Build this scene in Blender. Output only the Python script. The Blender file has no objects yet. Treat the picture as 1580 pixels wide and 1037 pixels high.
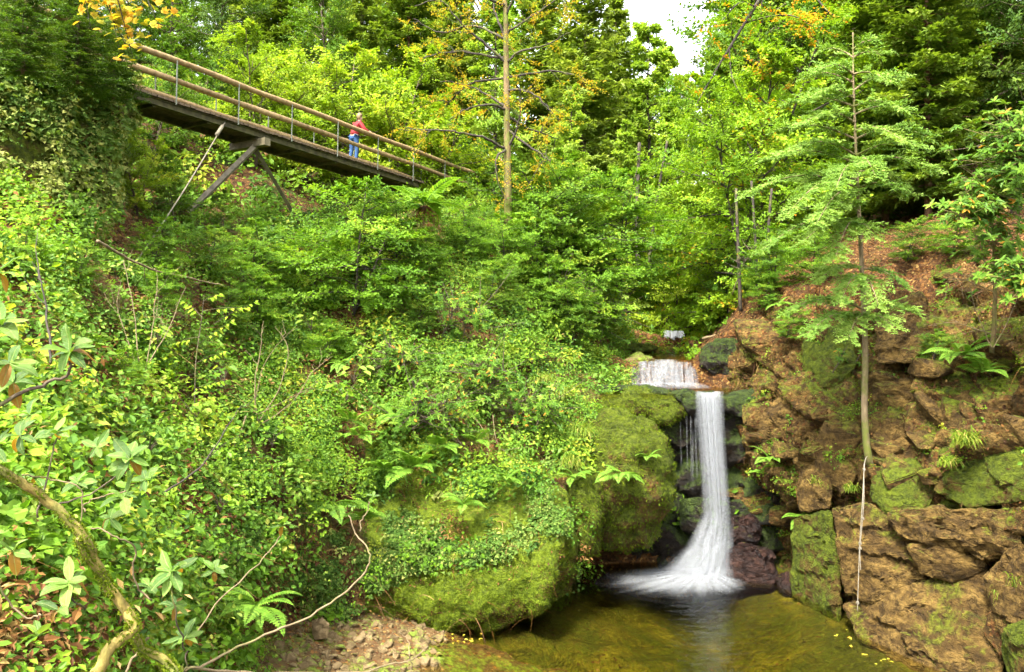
import bpy, bmesh, math, random
import numpy as np
from mathutils import Vector

# ------------------------------------------------------------------ camera, sky, sun, exposure
scene = bpy.context.scene
C = scene.collection
CAMZ = 6.6                      # eye height above the pool (pool surface is z = 0)
FPX = 1240.0                    # focal length in pixels of the 1580 px wide photograph
cam_d = bpy.data.cameras.new('camera')
cam = bpy.data.objects.new('camera', cam_d); C.objects.link(cam)
cam.location = (0, 0, CAMZ); cam.rotation_euler = (math.radians(90), 0, 0)
cam_d.sensor_width = 36.0; cam_d.lens = 36.0 * FPX / 1580.0
cam_d.clip_start = 0.05; cam_d.clip_end = 900.0
scene.camera = cam

SUN_EL, SUN_AZ = 58.0, -150.0   # azimuth measured clockwise from +Y (north); sun stands behind the camera, to the left
world = bpy.data.worlds.new('World'); scene.world = world; world.use_nodes = True
wn, wl = world.node_tree.nodes, world.node_tree.links
sky = wn.new('ShaderNodeTexSky'); sky.sky_type = 'NISHITA'; sky.sun_disc = False
sky.sun_elevation = math.radians(SUN_EL); sky.sun_rotation = math.radians(SUN_AZ)
sky.air_density = 1.0; sky.dust_density = 3.0; sky.ozone_density = 1.0
hsv = wn.new('ShaderNodeHueSaturation'); hsv.inputs['Saturation'].default_value = 0.22
bg = wn['Background']; bg.inputs['Strength'].default_value = 0.15
wl.new(sky.outputs[0], hsv.inputs['Color']); wl.new(hsv.outputs[0], bg.inputs['Color'])
sun_d = bpy.data.lights.new('sun', 'SUN'); sun_d.energy = 2.3; sun_d.angle = math.radians(9); sun_d.color = (1.0, 0.95, 0.86)
sun = bpy.data.objects.new('sun', sun_d); C.objects.link(sun)
_el, _az = math.radians(SUN_EL), math.radians(SUN_AZ)
sdir = Vector((math.sin(_az) * math.cos(_el), math.cos(_az) * math.cos(_el), math.sin(_el)))
sun.rotation_euler = sdir.to_track_quat('Z', 'Y').to_euler(); sun.location = (-10, -10, 40)
vs = scene.view_settings
vs.view_transform = 'Standard'; vs.look = 'None'; vs.exposure = 2.75; vs.gamma = 1.0; vs.use_curve_mapping = False
scene.render.engine = 'CYCLES'
cy = scene.cycles
cy.max_bounces = 6; cy.diffuse_bounces = 3; cy.glossy_bounces = 2; cy.transmission_bounces = 4
cy.transparent_max_bounces = 40; cy.volume_bounces = 0; cy.caustics_reflective = False; cy.caustics_refractive = False
cy.use_adaptive_sampling = True; cy.adaptive_threshold = 0.035; cy.use_denoising = True; cy.sample_clamp_indirect = 6.0

rng = np.random.default_rng(7)

# ------------------------------------------------------------------ small maths
def P(px, py, d):               # a point seen at a photograph pixel, d metres in front of the camera
    return np.array(((px - 790.0) / FPX * d, d, CAMZ + (518.5 - py) / FPX * d))
def proj(V):
    return 790.0 + FPX * V[:, 0] / np.maximum(V[:, 1], .01), 518.5 - FPX * (V[:, 2] - CAMZ) / np.maximum(V[:, 1], .01)
def nrm(v):
    v = np.asarray(v, float); return v / np.maximum(np.linalg.norm(v, axis=-1, keepdims=True), 1e-9)
_prm = np.random.default_rng(3).permutation(4096)
_grd = nrm(np.random.default_rng(4).normal(size=(4096, 3)))
def perlin(Pp):
    Pp = np.asarray(Pp, float); i = np.floor(Pp).astype(np.int64); f = Pp - i; u = f * f * f * (f * (f * 6 - 15) + 10)
    out = 0.0
    for dx in (0, 1):
        for dy in (0, 1):
            for dz in (0, 1):
                h = _prm[(_prm[(_prm[(i[:, 0] + dx) & 4095] + i[:, 1] + dy) & 4095] + i[:, 2] + dz) & 4095]
                g = _grd[h]; w = (u[:, 0] if dx else 1 - u[:, 0]) * (u[:, 1] if dy else 1 - u[:, 1]) * (u[:, 2] if dz else 1 - u[:, 2])
                out = out + w * (g[:, 0] * (f[:, 0] - dx) + g[:, 1] * (f[:, 1] - dy) + g[:, 2] * (f[:, 2] - dz))
    return out
def fbm(Pp, sc, octv=4, seed=0.0, ridged=False):
    Pp = np.asarray(Pp, float) / sc + seed * 17.31; a, s = 1.0, 0.0
    for _ in range(octv):
        n = perlin(Pp); s = s + a * ((0.5 - np.abs(n) * 2) if ridged else n); Pp = Pp * 2.03 + 11.7; a *= 0.5
    return s
def sstep(a, b, x):
    t = np.clip((x - a) / (b - a), 0, 1); return t * t * (3 - 2 * t)

def in_poly(px, py, poly):
    poly = np.array(poly, float); ins = np.zeros(len(px), bool); j = len(poly) - 1
    for i in range(len(poly)):
        xi, yi = poly[i]; xj, yj = poly[j]; c = ((yi > py) != (yj > py)) & (px < (xj - xi) * (py - yi) / (yj - yi + 1e-9) + xi); ins ^= c; j = i
    return ins
# ------------------------------------------------------------------ mesh helpers
class MB:
    def __init__(s): s.v, s.f3, s.f4, s.t, s.n = [], [], [], [], 0
    def add(s, V, F3=None, F4=None, tint=None):
        V = np.asarray(V, float).reshape(-1, 3)
        if F3 is not None and len(F3): s.f3.append(np.asarray(F3, np.int64).reshape(-1, 3) + s.n)
        if F4 is not None and len(F4): s.f4.append(np.asarray(F4, np.int64).reshape(-1, 4) + s.n)
        s.v.append(V); s.t.append(np.full(len(V), .5) if tint is None else np.broadcast_to(np.asarray(tint, float), (len(V),)))
        s.n += len(V); return s
    def tube(s, pts, rad, sides=6, cap=True, tint=None):
        pts = np.asarray(pts, float); n = len(pts); rad = np.broadcast_to(np.asarray(rad, float), (n,))
        T = nrm(np.gradient(pts, axis=0)); ref = np.eye(3)[np.argmin(np.abs(T).max(0))]
        A = nrm(np.cross(T, ref)); B = np.cross(T, A)
        an = np.arange(sides) / sides * 2 * math.pi
        V = pts[:, None] + rad[:, None, None] * (np.cos(an)[None, :, None] * A[:, None] + np.sin(an)[None, :, None] * B[:, None])
        i = np.arange(n - 1)[:, None] * sides; j = np.arange(sides)[None]; k = (j + 1) % sides
        F4 = np.stack([i + j, i + k, i + k + sides, i + j + sides], -1).reshape(-1, 4)
        V = V.reshape(-1, 3); F3 = None
        if cap:
            V = np.concatenate([V, pts[:1], pts[-1:]]); m = n * sides; j = np.arange(sides); k = (j + 1) % sides
            F3 = np.concatenate([np.stack([k, j, np.full(sides, m)], -1), np.stack([j + m - sides, k + m - sides, np.full(sides, m + 1)], -1)])
        return s.add(V, F3, F4, tint)
    def box(s, c, ax, ay, az):      # centre and three half axes
        c, ax, ay, az = (np.asarray(q, float) for q in (c, ax, ay, az))
        V = [c + i * ax + j * ay + k * az for i in (-1, 1) for j in (-1, 1) for k in (-1, 1)]
        return s.add(V, None, [(0, 1, 3, 2), (4, 6, 7, 5), (0, 4, 5, 1), (2, 3, 7, 6), (0, 2, 6, 4), (1, 5, 7, 3)])
    def mesh(s, name, mats, smooth=True, attr='tint'):
        me = bpy.data.meshes.new(name)
        V = np.concatenate(s.v) if s.v else np.zeros((0, 3))
        f3 = np.concatenate(s.f3) if s.f3 else np.zeros((0, 3), np.int64); f4 = np.concatenate(s.f4) if s.f4 else np.zeros((0, 4), np.int64)
        n3, n4 = len(f3), len(f4)
        me.vertices.add(len(V)); me.vertices.foreach_set('co', V.astype(np.float32).ravel())
        me.loops.add(n3 * 3 + n4 * 4); me.polygons.add(n3 + n4)
        me.loops.foreach_set('vertex_index', np.concatenate([f3.ravel(), f4.ravel()]).astype(np.int32))
        me.polygons.foreach_set('loop_start', np.concatenate([np.arange(n3) * 3, n3 * 3 + np.arange(n4) * 4]).astype(np.int32))
        me.polygons.foreach_set('use_smooth', np.full(n3 + n4, smooth))
        me.update(calc_edges=True)
        at = me.attributes.new(attr, 'FLOAT', 'POINT'); at.data.foreach_set('value', np.concatenate(s.t).astype(np.float32))
        for m in (mats if isinstance(mats, (list, tuple)) else [mats]): me.materials.append(m)
        return me
    def obj(s, name, mat, parent=None, smooth=True, **kw):
        return mkobj(name, s.mesh(name, mat, smooth), parent, **kw)

def mkobj(name, me, parent=None, label=None, cat=None, group=None, kind=None):
    o = bpy.data.objects.new(name, me); C.objects.link(o)
    if parent is not None: o.parent = parent
    return tag(o, label, cat, group, kind)
def tag(o, label=None, cat=None, group=None, kind=None):
    for k, v in (('label', label), ('category', cat), ('group', group), ('kind', kind)):
        if v: o[k] = v
    return o
def thing(name, label, cat, loc=(0, 0, 0), rz=0.0, group=None, scale=1.0):
    o = bpy.data.objects.new(name, None); C.objects.link(o); o.location = [float(q) for q in loc]
    o.rotation_euler = (0, 0, rz); o.scale = (scale,) * 3; o.empty_display_size = .2
    return tag(o, label, cat, group)
def copy_tree(o, loc, rz, scale, label):
    c = o.copy(); C.objects.link(c); c.location = [float(q) for q in loc]; c.rotation_euler = (0, 0, rz); c.scale = (scale,) * 3
    c['label'] = label
    for ch in o.children:
        d = ch.copy(); C.objects.link(d); d.parent = c
    return c

def catmull(K, m):              # Catmull-Rom along axis 0, m samples a span
    K = np.asarray(K, float); n = len(K); t = np.linspace(0, n - 1, (n - 1) * m + 1)
    i = np.clip(np.floor(t).astype(int), 0, n - 2); f = (t - i).reshape((-1,) + (1,) * (K.ndim - 1))
    p0, p1, p2, p3 = K[np.clip(i - 1, 0, n - 1)], K[i], K[i + 1], K[np.clip(i + 2, 0, n - 1)]
    return .5 * (2 * p1 + (p2 - p0) * f + (2 * p0 - 5 * p1 + 4 * p2 - p3) * f ** 2 + (3 * p1 - p0 - 3 * p2 + p3) * f ** 3)
def spline(pts, m=6): return catmull(np.array(pts, float), m)
def sheet(rows, m, pix=True):
    K = np.array([[P(*q) if pix else q for q in r] for r in rows], float)
    K = catmull(K, m); return catmull(K.transpose(1, 0, 2), m).transpose(1, 0, 2)
def grid_normals(G):
    return nrm(np.cross(np.gradient(G, axis=0), np.gradient(G, axis=1)))
def grid_mb(G, tint=None):
    h, w = G.shape[:2]; i = np.arange(h - 1)[:, None] * w + np.arange(w - 1)[None]
    F = np.stack([i, i + 1, i + 1 + w, i + w], -1).reshape(-1, 4)[:, ::-1]
    return MB().add(G.reshape(-1, 3), None, F, None if tint is None else tint.ravel())
def sample_grid(G, n, r, mask=None, margin=120, persp=1.0):
    """n random points on a grid surface, denser where it shows larger in the photograph"""
    A = (G[:-1, :-1] + G[1:, 1:]) / 2; e1 = G[:-1, 1:] - G[:-1, :-1]; e2 = G[1:, :-1] - G[:-1, :-1]
    N = np.cross(e1, e2); ar = np.linalg.norm(N, axis=-1); d = np.maximum(A[..., 1], 1.5)
    w = ar / d ** (2 * persp); px, py = proj(A.reshape(-1, 3)); px = px.reshape(w.shape); py = py.reshape(w.shape)
    w = w * ((px > -margin) & (px < 1580 + margin) & (py > -margin) & (py < 1037 + margin))
    w = w * np.clip(.25 + np.abs((N * nrm(A - np.array((0, 0, CAMZ)))).sum(-1)) / np.maximum(ar, 1e-9), 0, 1)
    if mask is not None: w = w * np.clip(mask(px.ravel(), py.ravel(), A.reshape(-1, 3)), 0, 1).reshape(w.shape)
    c = np.cumsum(w.ravel()); k = np.searchsorted(c, r.random(n) * c[-1]); k = np.minimum(k, w.size - 1)
    i, j = np.unravel_index(k, w.shape); u, v = r.random((2, n, 1))
    pos = (G[i, j] * (1 - u) + G[i, j + 1] * u) * (1 - v) + (G[i + 1, j] * (1 - u) + G[i + 1, j + 1] * u) * v
    Nn = nrm(N[i, j]); Nn = np.where((Nn * (np.array((0, 0, CAMZ + 6)) - pos)).sum(-1, keepdims=True) < 0, -Nn, Nn)
    return pos, Nn

LEAF = {   # template x along the leaf, y across, z up
    'dia': (np.array([(0, 0, 0), (.48, .5, .10), (1, 0, -.06), (.48, -.5, .10)]), [(0, 2, 1), (0, 3, 2)], None),
    'oval': (np.array([(0, 0, 0), (.3, .45, .10), (.72, .38, .06), (1, 0, -.10), (.72, -.38, .06), (.3, -.45, .10)]), None, [(0, 3, 2, 1), (0, 5, 4, 3)]),
    'ndl': (np.array([(0, .1, 0), (.5, .5, .0), (1, 0, -.05), (.5, -.5, .0)]), [(0, 2, 1), (0, 3, 2)], None),
    'ivy': (np.array([(0, 0, 0), (.1, .55, .06), (.5, .30, .08), (1, 0, -.05), (.5, -.30, .08), (.1, -.55, .06)]), None, [(0, 3, 2, 1), (0, 5, 4, 3)]),
    'blade': (np.array([(0, .5, 0), (0, -.5, 0), (.55, -.35, .25), (.55, .35, .25), (1, 0, .1)]), [(3, 2, 4)], [(0, 1, 2, 3)]),
}
def put_leaves(mb, pos, dr, nm, L, W, kind='dia', tint=None, curl=1.0):
    T, f3, f4 = LEAF[kind]; n = len(pos)
    if n == 0: return mb
    X = nrm(dr); Y = nrm(np.cross(nm, X)); Z = np.cross(X, Y)
    L = np.broadcast_to(np.asarray(L, float), (n,)); W = np.broadcast_to(np.asarray(W, float), (n,))
    V = pos[:, None] + T[None, :, 0, None] * (L[:, None] * X)[:, None] + T[None, :, 1, None] * (W[:, None] * Y)[:, None] + curl * T[None, :, 2, None] * (L[:, None] * Z)[:, None]
    k = len(T); o = (np.arange(n) * k)[:, None, None]
    F3 = (np.array(f3)[None] + o).reshape(-1, 3) if f3 else None; F4 = (np.array(f4)[None] + o).reshape(-1, 4) if f4 else None
    t = np.full(n, .5) if tint is None else np.broadcast_to(tint, (n,))
    return mb.add(V.reshape(-1, 3), F3, F4, np.repeat(t, k))

# ------------------------------------------------------------------ materials
def new_mat(name):
    m = bpy.data.materials.new(name); m.use_nodes = True; nt = m.node_tree; nt.nodes.clear()
    return m, nt, nt.nodes.new('ShaderNodeOutputMaterial')
def nd(nt, t, **kw):
    n = nt.nodes.new(t)
    for k, v in kw.items():
        if k.startswith('i_'):
            key = k[2:]; n.inputs[int(key) if key.isdigit() else key.replace('_', ' ')].default_value = v
        else: setattr(n, k, v)
    return n
def ramp(nt, fac, stops, interp='LINEAR'):
    r = nt.nodes.new('ShaderNodeValToRGB'); r.color_ramp.interpolation = interp; e = r.color_ramp.elements
    while len(e) < len(stops): e.new(.5)
    for q, (p, c) in zip(e, stops): q.position = p; q.color = (c[0], c[1], c[2], 1) if len(c) == 3 else c
    nt.links.new(fac, r.inputs[0]); return r.outputs[0]
def noise(nt, scale, detail=4, rough=.55, vec=None, dist=0.0):
    n = nd(nt, 'ShaderNodeTexNoise'); n.inputs['Scale'].default_value = scale; n.inputs['Detail'].default_value = detail
    n.inputs['Roughness'].default_value = rough; n.inputs['Distortion'].default_value = dist
    if vec is not None: nt.links.new(vec, n.inputs['Vector'])
    return n.outputs['Fac']
def mixc(nt, fac, a, b, mode='MIX'):
    m = nd(nt, 'ShaderNodeMix', data_type='RGBA', blend_type=mode)
    for s, v in ((m.inputs[0], fac), (m.inputs[6], a), (m.inputs[7], b)):
        if hasattr(v, 'is_output'): nt.links.new(v, s)
        else: s.default_value = v if isinstance(v, (int, float)) else (v[0], v[1], v[2], 1)
    return m.outputs[2]
def math_(nt, op, a, b=None, clamp=False):
    m = nd(nt, 'ShaderNodeMath', operation=op, use_clamp=clamp)
    for s, v in zip(m.inputs, (a, b)):
        if v is None: continue
        if hasattr(v, 'is_output'): nt.links.new(v, s)
        else: s.default_value = v
    return m.outputs[0]
def geo_pos(nt): return nd(nt, 'ShaderNodeNewGeometry').outputs['Position']
def objc(nt): return nd(nt, 'ShaderNodeTexCoord').outputs['Object']
def bump(nt, h, strength=.4, dist=.05):
    b = nd(nt, 'ShaderNodeBump'); b.inputs['Strength'].default_value = strength; b.inputs['Distance'].default_value = dist
    nt.links.new(h, b.inputs['Height']); return b.outputs[0]

def leaf_mat(name, stops, trans=.35, rough=.55, spec=.16, patch=.0, autumn=None):
    """leaves: colour from the per-leaf 'tint', optional drifts of autumn colour"""
    m, nt, out = new_mat(name); L = nt.links
    t = nd(nt, 'ShaderNodeAttribute', attribute_name='tint').outputs['Fac']
    c = ramp(nt, t, stops)
    if patch:
        n = noise(nt, .9, 3, vec=geo_pos(nt))
        c = mixc(nt, math_(nt, 'MULTIPLY', math_(nt, 'SUBTRACT', n, .42, True), patch * 3, True), c, autumn or (.22, .2, .02))
    p = nd(nt, 'ShaderNodeBsdfPrincipled'); L.new(c, p.inputs['Base Color'])
    p.inputs['Roughness'].default_value = rough; p.inputs['Specular IOR Level'].default_value = spec
    tr = nd(nt, 'ShaderNodeBsdfTranslucent'); L.new(mixc(nt, 1.0, c, (1.25, 1.25, .5), 'MULTIPLY'), tr.inputs['Color'])
    mx = nd(nt, 'ShaderNodeMixShader'); mx.inputs[0].default_value = trans
    L.new(p.outputs[0], mx.inputs[1]); L.new(tr.outputs[0], mx.inputs[2]); L.new(mx.outputs[0], out.inputs[0])
    return m

def vein_leaf_mat(name, stops, trans=.35):
    """broad leathery leaf: paler midrib and side veins, blotches, bump"""
    m, nt, out = new_mat(name); L = nt.links; oc = objc(nt)
    c = ramp(nt, nd(nt, 'ShaderNodeAttribute', attribute_name='tint').outputs['Fac'], stops)
    sx = nd(nt, 'ShaderNodeSeparateXYZ'); L.new(oc, sx.inputs[0]); ay = math_(nt, 'ABSOLUTE', sx.outputs[1])
    mid = math_(nt, 'MULTIPLY', math_(nt, 'SUBTRACT', .022, ay, True), 60.0, True)
    w = math_(nt, 'SINE', math_(nt, 'MULTIPLY', math_(nt, 'SUBTRACT', sx.outputs[0], math_(nt, 'MULTIPLY', ay, .7)), 75.0)); vv = math_(nt, 'MULTIPLY', math_(nt, 'SUBTRACT', w, .75, True), 2.0, True)
    rnd = nd(nt, 'ShaderNodeObjectInfo').outputs['Random']; vec = nd(nt, 'ShaderNodeVectorMath', operation='ADD'); L.new(oc, vec.inputs[0]); cmb = nd(nt, 'ShaderNodeCombineXYZ'); L.new(math_(nt, 'MULTIPLY', rnd, 40.0), cmb.inputs[0]); L.new(cmb.outputs[0], vec.inputs[1])
    sp = noise(nt, 5.0, 5, .65, vec.outputs[0]); c = mixc(nt, math_(nt, 'MULTIPLY', math_(nt, 'SUBTRACT', sp, .60, True), 5, True), c, (.17, .12, .02))
    c = mixc(nt, math_(nt, 'ADD', math_(nt, 'MULTIPLY', mid, .6), math_(nt, 'MULTIPLY', vv, .22), True), c, (.30, .36, .10))
    hs = nd(nt, 'ShaderNodeHueSaturation'); L.new(c, hs.inputs['Color']); L.new(math_(nt, 'ADD', math_(nt, 'MULTIPLY', rnd, .5), .55), hs.inputs['Value']); c = hs.outputs[0]
    p = nd(nt, 'ShaderNodeBsdfPrincipled'); L.new(c, p.inputs['Base Color']); p.inputs['Roughness'].default_value = .42; p.inputs['Specular IOR Level'].default_value = .35
    L.new(bump(nt, math_(nt, 'SUBTRACT', sp, math_(nt, 'ADD', mid, vv)), .35, .05), p.inputs['Normal'])
    tr = nd(nt, 'ShaderNodeBsdfTranslucent'); L.new(mixc(nt, 1.0, c, (1.2, 1.25, .5), 'MULTIPLY'), tr.inputs['Color']); mx = nd(nt, 'ShaderNodeMixShader'); mx.inputs[0].default_value = trans
    L.new(p.outputs[0], mx.inputs[1]); L.new(tr.outputs[0], mx.inputs[2]); L.new(mx.outputs[0], out.inputs[0]); return m

def bark_mat(name, a, b, moss=0.0, scale=14.0):
    m, nt, out = new_mat(name); L = nt.links; pos = objc(nt)
    mp = nd(nt, 'ShaderNodeMapping'); mp.inputs['Scale'].default_value = (1, 1, .25); L.new(pos, mp.inputs[0])
    n = noise(nt, scale, 6, .65, mp.outputs[0]); c = ramp(nt, n, [(.3, a), (.7, b)])
    if moss:
        g = noise(nt, 3.0, 4, .6, pos); c = mixc(nt, math_(nt, 'MULTIPLY', math_(nt, 'SUBTRACT', g, .62 - moss * .4, True), 6, True), c, (.10, .11, .012))
    p = nd(nt, 'ShaderNodeBsdfPrincipled'); p.inputs['Roughness'].default_value = .85; L.new(c, p.inputs['Base Color'])
    L.new(bump(nt, n, .7, .03), p.inputs['Normal']); L.new(p.outputs[0], out.inputs[0]); return m

def ground_mat(name, soil, moss_amt=.5, litter=.4, rock=None, wet=.0, mosscol=((.035, .06, .006), (.12, .16, .012)), mscale=.8, mossbias=.0, bd=.14):
    """soil or rock with moss drifts (more on what faces up) and fallen-leaf flecks"""
    m, nt, out = new_mat(name); L = nt.links; g = nd(nt, 'ShaderNodeNewGeometry'); pos = g.outputs['Position']
    n1 = noise(nt, 1.7, 8, .62, pos); n2 = noise(nt, 9.0, 6, .65, pos); n3 = noise(nt, mscale, 5, .6, pos, .6)
    mp = nd(nt, 'ShaderNodeMapping'); mp.inputs['Rotation'].default_value = (.5, .45, .2); mp.inputs['Scale'].default_value = (1, 1, 2.2); L.new(pos, mp.inputs[0])
    st = noise(nt, 2.2, 8, .68, mp.outputs[0], .4)
    f = math_(nt, 'ADD', math_(nt, 'MULTIPLY', n2, .4), math_(nt, 'MULTIPLY', st, .6))
    c = ramp(nt, f, [(.30, soil[0]), (.47, soil[1]), (.60, soil[2]), (.72, soil[3] if len(soil) > 3 else soil[2])])
    c = mixc(nt, math_(nt, 'MULTIPLY', n1, .55), c, soil[1], 'MIX')
    if rock:
        c = mixc(nt, ramp(nt, n1, [(.48, (0, 0, 0)), (.56, (1, 1, 1))]), c, ramp(nt, f, [(.32, rock[0]), (.62, rock[1])]))
    if litter:
        v = nd(nt, 'ShaderNodeTexVoronoi'); v.inputs['Scale'].default_value = 15.0; L.new(pos, v.inputs['Vector'])
        sep = nd(nt, 'ShaderNodeSeparateColor'); L.new(v.outputs['Color'], sep.inputs[0])
        lc = ramp(nt, sep.outputs[0], [(.0, (.04, .016, .005)), (.45, (.10, .040, .010)), (.8, (.18, .082, .02)), (1, (.25, .16, .045))])
        lm = math_(nt, 'MULTIPLY', math_(nt, 'SUBTRACT', math_(nt, 'ADD', sep.outputs[1], math_(nt, 'SUBTRACT', n1, .5)), 1.0 - litter, True), 8, True)
        c = mixc(nt, lm, c, lc)
    sepn = nd(nt, 'ShaderNodeSeparateXYZ'); L.new(g.outputs['Normal'], sepn.inputs[0])
    up = math_(nt, 'MULTIPLY', sepn.outputs[2], .22)
    mm = math_(nt, 'ADD', math_(nt, 'ADD', n3, up), math_(nt, 'MULTIPLY', math_(nt, 'SUBTRACT', n2, .5), .5))
    mf = math_(nt, 'MULTIPLY', math_(nt, 'SUBTRACT', mm, 1.02 - moss_amt + mossbias, True), 7, True)
    mc = ramp(nt, n2, [(.35, mosscol[0]), (.65, mosscol[1])])
    c = mixc(nt, math_(nt, 'MULTIPLY', mf, .92), c, mc)
    p = nd(nt, 'ShaderNodeBsdfPrincipled'); L.new(c, p.inputs['Base Color'])
    fine = noise(nt, 38.0, 4, .7, pos)
    cn = math_(nt, 'ABSOLUTE', math_(nt, 'SUBTRACT', noise(nt, 1.1, 5, .6, mp.outputs[0], 1.2), .5))
    crk = math_(nt, 'MULTIPLY', math_(nt, 'SUBTRACT', .022, cn, True), 34.0)
    hgt = math_(nt, 'ADD', math_(nt, 'SUBTRACT', math_(nt, 'ADD', math_(nt, 'MULTIPLY', st, 1.2), math_(nt, 'MULTIPLY', n2, .8)), crk), math_(nt, 'MULTIPLY', math_(nt, 'MULTIPLY', fine, .6), math_(nt, 'ADD', mf, .4)))
    L.new(bump(nt, hgt, 1.0, bd), p.inputs['Normal'])
    if wet:
        rr = nd(nt, 'ShaderNodeMapRange'); rr.inputs[1].default_value = .3; rr.inputs[2].default_value = .7
        rr.inputs[3].default_value = .95 - wet * .75; rr.inputs[4].default_value = .95 - wet * .2
        L.new(n2, rr.inputs[0]); L.new(rr.outputs[0], p.inputs['Roughness']); p.inputs['Specular IOR Level'].default_value = .3
    else: p.inputs['Roughness'].default_value = .92; p.inputs['Specular IOR Level'].default_value = .2
    L.new(p.outputs[0], out.inputs[0]); return m

def plain_mat(name, col, rough=.6, var=.25, scale=20.0, metal=0.0, spec=.4):
    m, nt, out = new_mat(name); L = nt.links
    n = noise(nt, scale, 5, .6, objc(nt))
    c = ramp(nt, n, [(.3, tuple(q * (1 - var) for q in col)), (.7, tuple(min(1, q * (1 + var)) for q in col))])
    p = nd(nt, 'ShaderNodeBsdfPrincipled'); L.new(c, p.inputs['Base Color']); p.inputs['Roughness'].default_value = rough
    p.inputs['Metallic'].default_value = metal; p.inputs['Specular IOR Level'].default_value = spec
    L.new(bump(nt, n, .3, .01), p.inputs['Normal']); L.new(p.outputs[0], out.inputs[0]); return m

SOIL = ((.022, .011, .004), (.065, .031, .010), (.13, .068, .021), (.20, .12, .045))
ROCK = ((.006, .0035, .0015), (.068, .039, .009), (.23, .143, .036), (.42, .295, .11))
M = {}
M['bank'] = ground_mat('bank_soil', SOIL, .42, .45, ((.05, .035, .015), (.25, .15, .05)))
M['litter'] = ground_mat('leaf_litter_ground', SOIL, .26, .75)
M['cliff'] = ground_mat('cliff_rock', ROCK, .42, .26, mosscol=((.045, .065, .004), (.17, .225, .010)))
M['boulder'] = ground_mat('boulder_rock', ROCK, .36, .0, mosscol=((.06, .075, .005), (.18, .20, .012)), mscale=.7)
M['mossrock'] = ground_mat('moss_covered_rock', ((.03, .018, .006), (.09, .055, .012), (.16, .10, .02)), .64, .10, mosscol=((.035, .055, .003), (.125, .165, .007)), mscale=1.3)
M['wetrock'] = ground_mat('wet_dark_rock', ((.004, .003, .002), (.013, .008, .004), (.034, .020, .008)), .56, .0, wet=.45, mosscol=((.012, .024, .002), (.06, .095, .005)))
M['redrock'] = ground_mat('wet_red_rock', ((.003, .0015, .001), (.014, .005, .003), (.055, .022, .012)), .26, .0, wet=1.0)
M['mossbank'] = ground_mat('moss_covered_bank', ((.04, .022, .008), (.12, .06, .016), (.22, .12, .03)), .70, .22, mosscol=((.06, .10, .004), (.19, .27, .009)), mscale=1.2)
M['hill'] = ground_mat('hillside_floor', SOIL, .34, .5, mosscol=((.03, .06, .006), (.07, .12, .012)))
M['bed'] = ground_mat('pool_bed_sand', ((.035, .022, .003), (.115, .095, .007), (.225, .19, .012)), .38, .08, mosscol=((.03, .04, .002), (.10, .115, .006)), mscale=.35)
M['stones'] = ground_mat('gravel_stone', ((.06, .042, .018), (.13, .09, .04), (.235, .17, .085)), .38, .0, mosscol=((.05, .08, .006), (.16, .22, .02)), mscale=1.6, bd=.025)
M['gravel'] = ground_mat('gravel_ground', ((.06, .035, .015), (.075, .042, .015), (.13, .08, .03)), .30, .3, mosscol=((.05, .08, .006), (.16, .22, .02)), bd=.03)

# ------------------------------------------------------------------ terrain: wide valley sheet behind and below everything
def stream_x(y): return np.interp(y, [0, 20, 23, 27, 36, 42, 60, 120, 300], [3, 4.5, 5.6, 5.1, 7.3, 6.9, 8, 16, 30])
def stream_z(y): return np.interp(y, [0, 22, 24.5, 26.5, 28, 31, 36, 45, 70, 140, 300], [-3, -3, 2.2, 3.6, 4.8, 5.3, 6.0, 6.6, 9, 16, 40])
def hill_z(x, y):
    x = np.asarray(x, float); y = np.asarray(y, float)
    k = sstep(20, 28, y); dx = x - stream_x(y); sl = .16 + np.where(dx < 0, .36, .44) * k
    z = stream_z(y) + sl * np.maximum(0, np.abs(dx) - 1.8) * (1 - .0016 * np.maximum(0, np.abs(dx) - 30)) + .35 * sstep(0, 4, np.abs(dx)) * k
    near = sstep(7, 1, y); z = z * (1 - near) + near * 4.8
    Pn = np.stack([x.ravel(), y.ravel(), np.zeros(x.size)], -1)
    return z + (fbm(Pn, 7.0, 4, 1).reshape(x.shape) * .9 + fbm(Pn, 1.6, 3, 2).reshape(x.shape) * .22) * (.3 + .7 * sstep(2, 6, np.abs(dx)))
def build_hill():
    a = np.concatenate([np.linspace(-260, -40, 28)[:-1], np.linspace(-40, 46, 190), np.linspace(46, 260, 28)[1:]])
    b = np.concatenate([np.linspace(-30, 16, 24)[:-1], np.linspace(16, 60, 130), np.linspace(60, 330, 60)[1:]])
    X, Y = np.meshgrid(a, b); G = np.stack([X, Y, hill_z(X, Y)], -1)
    grid_mb(G[::-1]).obj('hillside', M['hill'], kind='structure'); return G
HILL = build_hill()

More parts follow.
